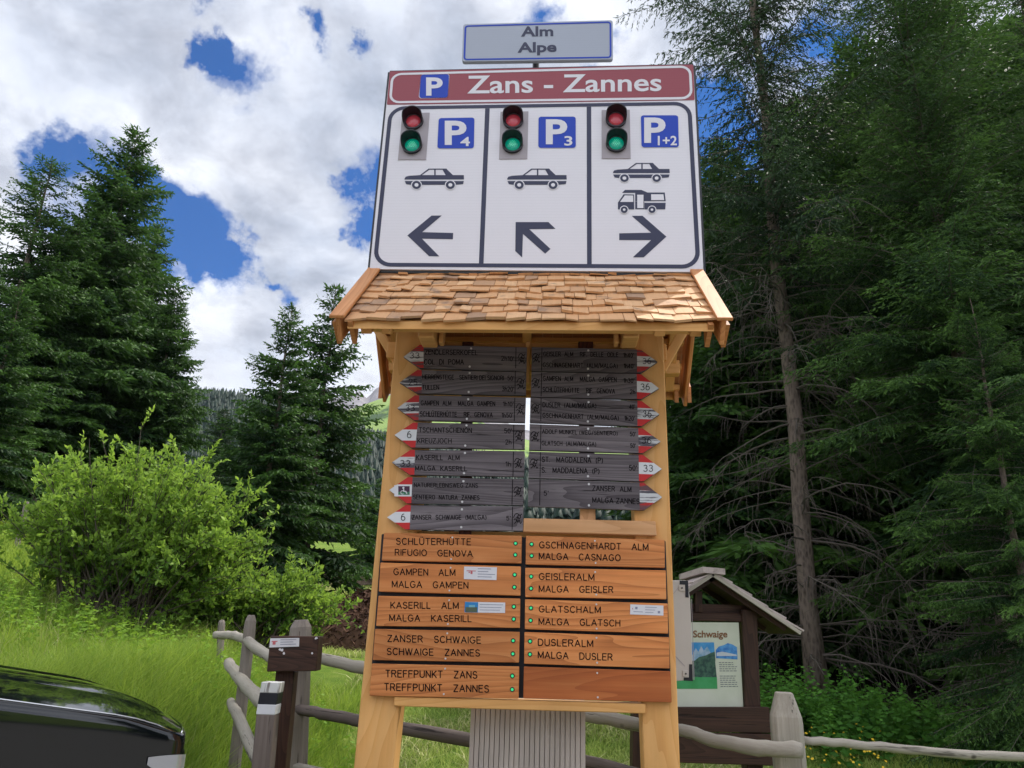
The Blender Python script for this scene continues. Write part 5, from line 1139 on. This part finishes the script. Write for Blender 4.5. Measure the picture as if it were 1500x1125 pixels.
# roof of the info board (gable towards the viewer, ridge running back)
ap = A_(1043, 840, di - .1); er = A_(1172, 926, di - .1); el = Vector((2 * ap.x - er.x, er.y, er.z - .0))
for side, e in ((1, er), (-1, el)):
    m = MB(); dv = (e - ap); nrm = Vector((-dv.z, 0, dv.x)).normalized() * (1 if dv.x > 0 else -1); nrm = nrm if nrm.z > 0 else -nrm
    for c in range(5):
        for k in range(7):
            s1 = (5 - c) / 5 + .02; s0 = max(s1 - .34, 0); y0 = k * .12 - .03; y1 = y0 + .117; jj = random.uniform(-.012, .012); lf = random.uniform(.0, .012)
            q = [ap + dv * s0 + YI * y0 + nrm * (.01 + .0), ap + dv * (s1 + jj) + YI * y0 + nrm * (.028 + lf), ap + dv * (s1 + jj) + YI * y1 + nrm * (.03 + lf), ap + dv * s0 + YI * y1 + nrm * .01]
            m.slab(q, nrm * -.014)
    m.obj('roof_shingles', M_['oldshingle'], ib, frame(ap, XI, YI, Z))
    m = MB()
    for yo in (.03, .55): m.slab([ap + YI * yo, e - dv * .12 + YI * yo, e - dv * .12 + YI * yo - nrm * .06, ap + YI * yo - nrm * .06], YI * .05)
    m.slab([ap + YI * .0 - nrm * .004, e + YI * 0 - nrm * .004, e + YI * .75 - nrm * .004, ap + YI * .75 - nrm * .004], nrm * -.016)
    m3 = MB(); m3.slab([ap - YI * .035 + nrm * .004, e - YI * .035 + nrm * .004, e - YI * .035 - nrm * .024, ap - YI * .035 - nrm * .024], YI * .03); m3.obj('verge_board', M_['rail'], ib, frame_along(ap, dv))
    m.obj('rafters', M_['darkbrown'], ib, frame_along(ap, dv))
m = MB(); m.slab([ap + Vector((-.09, -.05, .0)), ap + Vector((.10, -.05, -.01)), ap + Vector((.10, .85, -.01)), ap + Vector((-.09, .85, .0))], Z * .05)
m.obj('ridge_cap', M_['oldshingle'], ib, frame(ap, XI, YI, Z))
for yy in (.05, .5):
    c = A_(1100, 899, di); m = MB(); m.box(Vector((c.x - .62, di + yy + .05, c.z + .02)), .75, .05, .05, XI, YI); m.obj('purlin_tie', M_['darkbrown'], ib, frame(c, XI, YI, Z))
# cream steel cabinet behind the right post
dk = 4.75
M_['cream'] = flat('cream_sheet_steel', (.66, .60, .55), .4)
kb = thing('steel_cabinet', 'cream sheet steel cabinet with slotted hinge corners behind the right post', 'cabinet', Vector((A_(1000, 930, dk).x, dk, 0)))
def KB(q): return [A_(x, y, dk) for x, y in q]
m = MB(); q = KB([(955, 850), (1005, 850), (1011, 875), (1015.5, 996), (955, 1000)])
k = len(q); bk = [p + YI * .05 for p in q]; m.add(q + bk, [tuple(range(k))[::-1], tuple(range(k, 2 * k))] + [(i, (i + 1) % k, k + (i + 1) % k, k + i) for i in range(k)])
m.obj('door', M_['cream'], kb, frame(cen(q), XI, YI, Z), bevel=.003)
for (x0, y0, sg) in ((994.5, 850.5, 0), (1000, 973, 1)):
    m = MB()
    sl_ = [(x0 + 1, y0), (x0 + 13.5, y0), (x0 + 14.5, y0 + 25), (x0 + 9.5, y0 + 24.5), (x0 + 9, y0 + 6), (x0 + 1, y0 + 5.5)] if not sg else [(x0 + 9.5, y0), (x0 + 14, y0), (x0 + 15, y0 + 25), (x0 + 1.5, y0 + 24), (x0 + 1.5, y0 + 19.5), (x0 + 9, y0 + 19.5)]
    pts = [A_(x, y, dk - .003) for x, y in sl_]; m.poly(pts[::-1]); m.obj('slot', M_['housing'], kb, frame(cen(pts), XI, YI, Z))
    bq = [A_(x, y, dk - .006) for x, y in ([(x0, y0 + 6.5), (x0 + 8.5, y0 + 6.5), (x0 + 9, y0 + 15.5), (x0, y0 + 15)] if not sg else [(x0, y0 + 9), (x0 + 8.5, y0 + 9.5), (x0 + 9, y0 + 19), (x0, y0 + 18)])]
    m = MB(); m.slab([bq[3], bq[2], bq[1], bq[0]], YI * .004); m.obj('bracket', M_['cream'], kb, frame(cen(bq), XI, YI, Z), bevel=.001)
    c = cen(bq) - YI * .002; m = MB(); m.cyl(c, -YI, .005, .004, 10); m.obj('bolt', M_['housing'], kb, frame(c, XI, YI, Z))
m = MB()
for q in ([(984, 872), (994, 860), (994, 861), (984, 873)], [(986, 957), (1003, 975), (1003, 976.5), (986, 958.5)], [(1012.6, 877), (1013.3, 877), (1017.3, 996), (1016.2, 996)]):
    m.poly([A_(x, y, dk - .002) for x, y in q][::-1])
m.obj('seam', M_['lgrey'], kb, frame(A_(1000, 930, dk), XI, YI, Z))
c = A_(962, 930, dk); m = MB(); m.box(Vector((c.x, dk + .1, .5 * c.z)), .05, .05, .5 * c.z + .02, XI, YI); m.obj('stand', M_['steel'], kb, vfi(c))
# ================================================================== CAR
def paint():
    t = NT('black_car_paint'); t.bsdf((.006, .007, .009), .05, coat=.0, spec=.75); return t.m
M_['paint'] = paint(); M_['glass'] = NT('tinted_glass'); M_['glass'].bsdf((.01, .012, .014), .04, spec=.8, coat=1); M_['glass'] = M_['glass'].m
M_['tyre'] = flat('tyre_rubber', (.02, .02, .02), .85); M_['rim'] = flat('alloy_rim', (.5, .5, .52), .25, metal=.9); M_['chrome'] = flat('chrome_highlight', (.75, .76, .78), .12, metal=1.0)
M_['clear'] = flat('headlight_lens', (.55, .56, .6), .06, coat=1.0, metal=.5)
# car local frame: +X towards the nose, +Y away from the viewer
nose = A_(266, 1060, 3.75); th_ = R_(39); CX = Vector((math.cos(th_), math.sin(th_), 0)); CY = Vector((-math.sin(th_), math.cos(th_), 0))
CO = Vector((nose.x, nose.y, 0)); HN = nose.z
def cw(x, y, z): return CO + CX * x + CY * y + Z * z
car = thing('parked_car', 'glossy black car nose with curved bonnet at the lower left', 'car', None, M=frame(cw(-2, .9, 0), CX, CY, Z))
Wd = 1.86; NY = 30
def hoodz(x, y):      # bonnet height, x<=~0.25 nose
    v = (y - Wd / 2) / (Wd / 2); cr_ = .085 * (1 - v * v); rise = -.17 * x if x < 0 else 0
    fall = -.5 * max(0, x + .3) ** 2 - 1.3 * max(0, x + .0) ** 2
    cre = .020 * math.exp(-((y - 1.27) / .045) ** 2) + .016 * math.exp(-((y - .52) / .05) ** 2)
    return HN + cr_ + rise + fall + cre * (1 if x < -.05 else max(0, 1 - (x + .05) * 6))
def nosex(y):         # plan curve of the bonnet's front edge
    v = (y - Wd / 2) / (Wd / 2); return .13 * (1 - abs(v) ** 2.6) + .0
m = MB(); NX = 28; vs = []
for j in range(NY + 1):
    y = Wd * j / NY
    for i in range(NX + 1):
        f = i / NX; x = -1.25 + (nosex(y) + 1.25) * f ** .8; vs.append(cw(x, y, hoodz(x, y)))
m.add(vs, [(j * (NX + 1) + i, j * (NX + 1) + i + 1, (j + 1) * (NX + 1) + i + 1, (j + 1) * (NX + 1) + i) for j in range(NY) for i in range(NX)])
CF = frame(cw(-2, .9, 0), CX, CY, Z)
m.obj('bonnet', M_['paint'], car, CF, smooth=True)
# body shell: side wall following the bonnet edge, nose wrapping round, cabin behind
m = MB(); prof_ = []
edge = [(x, 0.0) for x in np.linspace(-4.05, -.06, 22)] + [(nosex(y), y) for y in np.linspace(0.0, Wd, 26)] + [(x, Wd) for x in np.linspace(-.06, -4.05, 22)]
rings = [(0, .0, 0), (.010, -.004, 0), (.018, -.014, 0), (.020, -.04, 0), (.021, -.12, 0), (.020, -.28, 0), (.012, -.45, 0), (-.005, -.62, 0), (-.03, -.78, 0)]
vs = []; ne = len(edge)
for k, (o_, dz, _) in enumerate(rings):
    for i, (x, y) in enumerate(edge):
        a = edge[max(i - 1, 0)]; b = edge[min(i + 1, ne - 1)]; tx, ty = b[0] - a[0], b[1] - a[1]; l = math.hypot(tx, ty) or 1; nx_, ny_ = ty / l, -tx / l
        ztop = hoodz(max(x, -1.25), y) if x > -1.25 else hoodz(-1.25, y) + .03 * (-1.25 - x)
        vs.append(cw(x + nx_ * o_ * 1.3, y + ny_ * o_, ztop + dz))
m.add(vs, [(k * ne + i, k * ne + i + 1, (k + 1) * ne + i + 1, (k + 1) * ne + i) for k in range(len(rings) - 1) for i in range(ne - 1)])
zb0 = hoodz(-1.25, 0) + .08; cab = [(-1.25, .10, zb0 - .08), (-1.25, Wd - .10, zb0 - .08)]
zc0 = hoodz(-1.25, Wd / 2)
roof = [(-2.0, .22, zc0 + .42), (-3.6, .24, zc0 + .40), (-4.1, .12, zc0 + .05)]
def c6(a): return cw(*a)
L = [(-1.25, .08, zc0 - .07), (-2.0, .24, zc0 + .42), (-3.6, .26, zc0 + .40), (-4.12, .10, zc0 + .06)]
Rg = [(x, Wd - y, z) for x, y, z in L]
m.add([c6(L[1]), c6(L[2]), c6(Rg[2]), c6(Rg[1])], [(0, 1, 2, 3)]); m.add([cw(-4.05, .0, zc0 + .02), cw(-4.05, Wd, zc0 + .02), cw(-4.12, Wd - .05, .35), cw(-4.12, .05, .35)], [(0, 1, 2, 3)])
m.add([cw(-4.05, 0, zc0 - .1 + .02), cw(-1.25, 0, zc0 - .085), cw(-1.25, .08, zc0 - .07), cw(-4.12, .10, zc0 + .06)], [(0, 1, 2, 3)]); m.add([cw(-4.05, Wd, zc0 - .08), cw(-1.25, Wd, zc0 - .085), cw(-1.25, Wd - .08, zc0 - .07), cw(-4.12, Wd - .1, zc0 + .06)], [(0, 1, 2, 3)])
m.obj('body', M_['paint'], car, CF, smooth=True)
m = MB(); m.add([c6(L[0]), c6(L[1]), c6(Rg[1]), c6(Rg[0])], [(0, 1, 2, 3)]); m.obj('windscreen', M_['glass'], car, CF)
m = MB(); m.add([c6(L[2]), c6(L[3]), c6(Rg[3]), c6(Rg[2])], [(0, 1, 2, 3)]); m.obj('rear_window', M_['glass'], car, CF)
for S_ in (L, Rg):
    m = MB(); m.add([c6(a) for a in S_], [(0, 1, 2, 3)]); m.obj('side_window', M_['glass'], car, CF)
for x_, y_ in ((-.72, .10), (-.72, Wd - .10), (-3.35, .10), (-3.35, Wd - .10)):
    c = cw(x_, y_, .34); wh = MB(); wh.tube([c - CY * .11, c - CY * .09, c + CY * .09, c + CY * .11], [.30, .34, .34, .30], 28); w = wh.obj('wheel', M_['tyre'], car, CF)
    rm = MB(); rm.cyl(c - CY * .115, CY, .22, .23, 20); rm.obj('rim', M_['rim'], w, CF)
m = MB()
for sgn_y in (0, 1):
    m.tube([cw(x, (Wd + .004) if sgn_y else -.004, hoodz(x, Wd if sgn_y else 0) + .001) for x in np.linspace(-1.2, -.02, 14)], [.0035] * 14, 6)
m.tube([cw(nosex(y) + .006, y, hoodz(nosex(y), y)) for y in np.linspace(.02, Wd - .02, 24)], [.0035] * 24, 6)
m.obj('bonnet_highlight', M_['chrome'], car, CF, smooth=True)  # chrome line added as the bright highlight along the bonnet edge
# headlights wrapping the front corners
for mir in (0, 1):
    path = [(x, 0.0) for x in np.linspace(-.13, -.01, 8)] + [(nosex(y), y) for y in np.linspace(.005, .30, 9)]
    m = MB(); pts = []; n_ = len(path)
    for i, (x, y) in enumerate(path):
        a = path[max(i - 1, 0)]; b = path[min(i + 1, n_ - 1)]; tx, ty = b[0] - a[0], b[1] - a[1]; l = math.hypot(tx, ty); nx_, ny_ = ty / l, -tx / l
        tp0 = .085 + .05 * (1 - min(1, i / 7)); tp1 = .165 + .05 * min(1, i / 8)
        for f in np.linspace(tp0, tp1, 4):
            o_ = np.interp(f, [0, .004, .014, .04, .12, .28], [0, .010, .018, .020, .021, .020]) + .010
            yy = y + ny_ * o_; pts.append(cw(x + nx_ * o_ * 1.3, (Wd - yy) if mir else yy, hoodz(x, y) - f))
    m.add(pts, [(j * 4 + k, (j + 1) * 4 + k, (j + 1) * 4 + k + 1, j * 4 + k + 1) for j in range(n_ - 1) for k in range(3)])
    m.obj('headlight', M_['clear'], car, CF, smooth=True)
m = MB(); m.add([cw(nosex(y) + .12, y, HN - .30 - dz) for dz in (0, .22) for y in np.linspace(.45, Wd - .45, 9)], [(k, k + 1, 9 + k + 1, 9 + k) for k in range(8)]); m.obj('grille', M_['housing'], car, CF)
for i, (x_, y_, s_) in enumerate([(-13, -9, .9), (-7, -17, 1.0), (-1, -21, .95), (6, -19, 1.05), (13, -15, .9), (-20, -2, 1.0), (19, -7, 1.0)]):
    plant_tree('dense', x_, y_, 'spruce on the far side of the lane, behind the viewer', 'spruces behind the viewer', i * 1.1, s_ * .75)
# ================================================================== LIGHT
SUN_EL = R_(58); SUN_AZ = R_(44)     # from +y turning towards +x
sdir = Vector((math.sin(SUN_AZ) * math.cos(SUN_EL), math.cos(SUN_AZ) * math.cos(SUN_EL), math.sin(SUN_EL)))
sun = bpy.data.objects.new('sun', bpy.data.lights.new('sun', 'SUN')); sun.data.energy = 3.6; sun.data.angle = R_(.5); sun.data.color = (1, .95, .86)
sun.matrix_world = sdir.to_track_quat('Z', 'Y').to_matrix().to_4x4(); col.objects.link(sun)
w = bpy.data.worlds.new('World'); sc.world = w; w.use_nodes = True; nt = w.node_tree; nt.nodes.clear()
W_ = NT.__new__(NT); W_.t = nt; W_.out = W_.n('ShaderNodeOutputWorld')
sky = W_.n('ShaderNodeTexSky', sky_type='NISHITA', sun_disc=False, sun_elevation=SUN_EL, sun_rotation=SUN_AZ, altitude=1600, air_density=1.0, dust_density=.4, ozone_density=2.5)
dirn = W_.n('ShaderNodeTexCoord').outputs['Generated']
sep = W_.n('ShaderNodeSeparateXYZ'); W_.l(dirn, sep.inputs[0])
iz = W_.math('DIVIDE', 1.0, W_.math('ADD', W_.math('MAXIMUM', sep.outputs[2], 0.0), .35))
cv = W_.n('ShaderNodeVectorMath', operation='SCALE'); W_.l(dirn, cv.inputs[0]); W_.l(iz, cv.inputs[3]); cvec = cv.outputs[0]
nA = W_.noise(cvec, 3.2, 8, .60, .25); nB = W_.noise(cvec, 9.0, 6, .62, .3); nC = W_.noise(cvec, 2.0, 3, .5)
# blue holes at their directions in the sky
holes = [(352, 100, .030), (318, 60, .022), (330, 22, .018), (535, 265, .032), (528, 300, .030), (283, 325, .040), (322, 335, .035), (338, 385, .026), (418, 421, .018), (395, 405, .012), (215, 300, .035), (105, 262, .045), (48, 238, .028), (545, 340, .02), (1200, 62, .040), (1050, 165, .05), (1060, 210, .05), (800, 14, .024), (880, 92, .02), (470, 60, .016), (640, 60, .0), (545, 70, .014)]
acc = None
dn = W_.n('ShaderNodeTexNoise'); dn.inputs['Scale'].default_value = 7; dn.inputs['Detail'].default_value = 6; dn.inputs['Roughness'].default_value = .62; W_.l(dirn, dn.inputs['Vector'])
wv = W_.n('ShaderNodeVectorMath', operation='MULTIPLY_ADD'); W_.l(dn.outputs['Color'], wv.inputs[0]); wv.inputs[1].default_value = (.20, .20, .20)
wo = W_.n('ShaderNodeVectorMath', operation='SUBTRACT'); W_.l(dirn, wo.inputs[0]); wo.inputs[1].default_value = (.10, .10, .10); W_.l(wo.outputs[0], wv.inputs[2])
for px, py, r in holes:
    if r <= 0: continue
    h = ray(px, py).normalized(); dd = W_.n('ShaderNodeVectorMath', operation='DISTANCE'); W_.l(wv.outputs[0], dd.inputs[0]); dd.inputs[1].default_value = h
    q = W_.math('SUBTRACT', 1.0, W_.math('DIVIDE', dd.outputs['Value'], r * 1.75)); q = W_.math('MAXIMUM', q, 0.0)
    acc = q if acc is None else W_.math('ADD', acc, q)
# general coverage: mostly cloud with thinner bits (stronger breaks outside the view)
cov = W_.math('SUBTRACT', W_.math('ADD', W_.math('ADD', W_.math('MULTIPLY', nA, .9), W_.math('MULTIPLY', nB, .45)), -.12), W_.math('MULTIPLY', acc, .60))
cmask = W_.ramp(cov, [(.14, (0, 0, 0)), (.30, (.45, .45, .45)), (.40, (.85, .85, .85)), (.50, (1, 1, 1))])
tone = W_.math('ADD', W_.math('MULTIPLY', nA, .55), W_.math('MULTIPLY', nC, .45))
ccol = W_.ramp(tone, [(.38, (1.0, 1.02, 1.06)), (.47, (.84, .87, .94)), (.545, (.58, .62, .71)), (.63, (.36, .41, .51))])
bl = W_.ramp(nB, [(.32, (1.2, 1.2, 1.2)), (.68, (.78, .78, .80))]); ccol = W_.mix(1.0, ccol, bl, 'MULTIPLY')
skc = W_.mix(1.0, sky.outputs[0], (.02, .50, 1.02), 'MULTIPLY')
bg1 = W_.n('ShaderNodeBackground'); W_.l(skc, bg1.inputs[0]); bg1.inputs[1].default_value = .10
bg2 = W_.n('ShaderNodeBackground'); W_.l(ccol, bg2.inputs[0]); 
W_.l(W_.math('ADD', .95, W_.math('MULTIPLY', W_.math('MAXIMUM', W_.math('MULTIPLY', sep.outputs[1], -1.0), 0.0), .95)), bg2.inputs[1])  # clouds behind the viewer boosted to add light on the shelter front
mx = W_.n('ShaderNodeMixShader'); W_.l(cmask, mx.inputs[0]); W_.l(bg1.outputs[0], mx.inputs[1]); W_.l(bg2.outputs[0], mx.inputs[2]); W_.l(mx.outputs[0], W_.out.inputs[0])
# haze over the valley
hz = MB(); hz.box(Vector((0, 0, 249)), 2600, 1750, 252); t = NT('valley_haze'); pv = t.n('ShaderNodeVolumePrincipled'); pv.inputs['Color'].default_value = (.72, .82, 1, 1); pv.inputs['Density'].default_value = .00011
pv.inputs['Anisotropy'].default_value = .2; t.l(pv.outputs[0], t.out.inputs['Volume']); tag(hz.obj('haze', t.m), 'thin bluish haze filling the valley', 'haze', kind='stuff')
# ------------------------------------------------------------------ settings
sc.view_settings.view_transform = 'Standard'; sc.view_settings.look = 'None'; sc.view_settings.gamma = 1; sc.view_settings.exposure = 0.32; sc.view_settings.use_curve_mapping = False
sc.render.engine = 'CYCLES'; sc.cycles.use_denoising = True
sc.cycles.max_bounces = 6; sc.cycles.diffuse_bounces = 3; sc.cycles.transmission_bounces = 4; sc.cycles.transparent_max_bounces = 4
sc.render.resolution_x = 1024; sc.render.resolution_y = 768
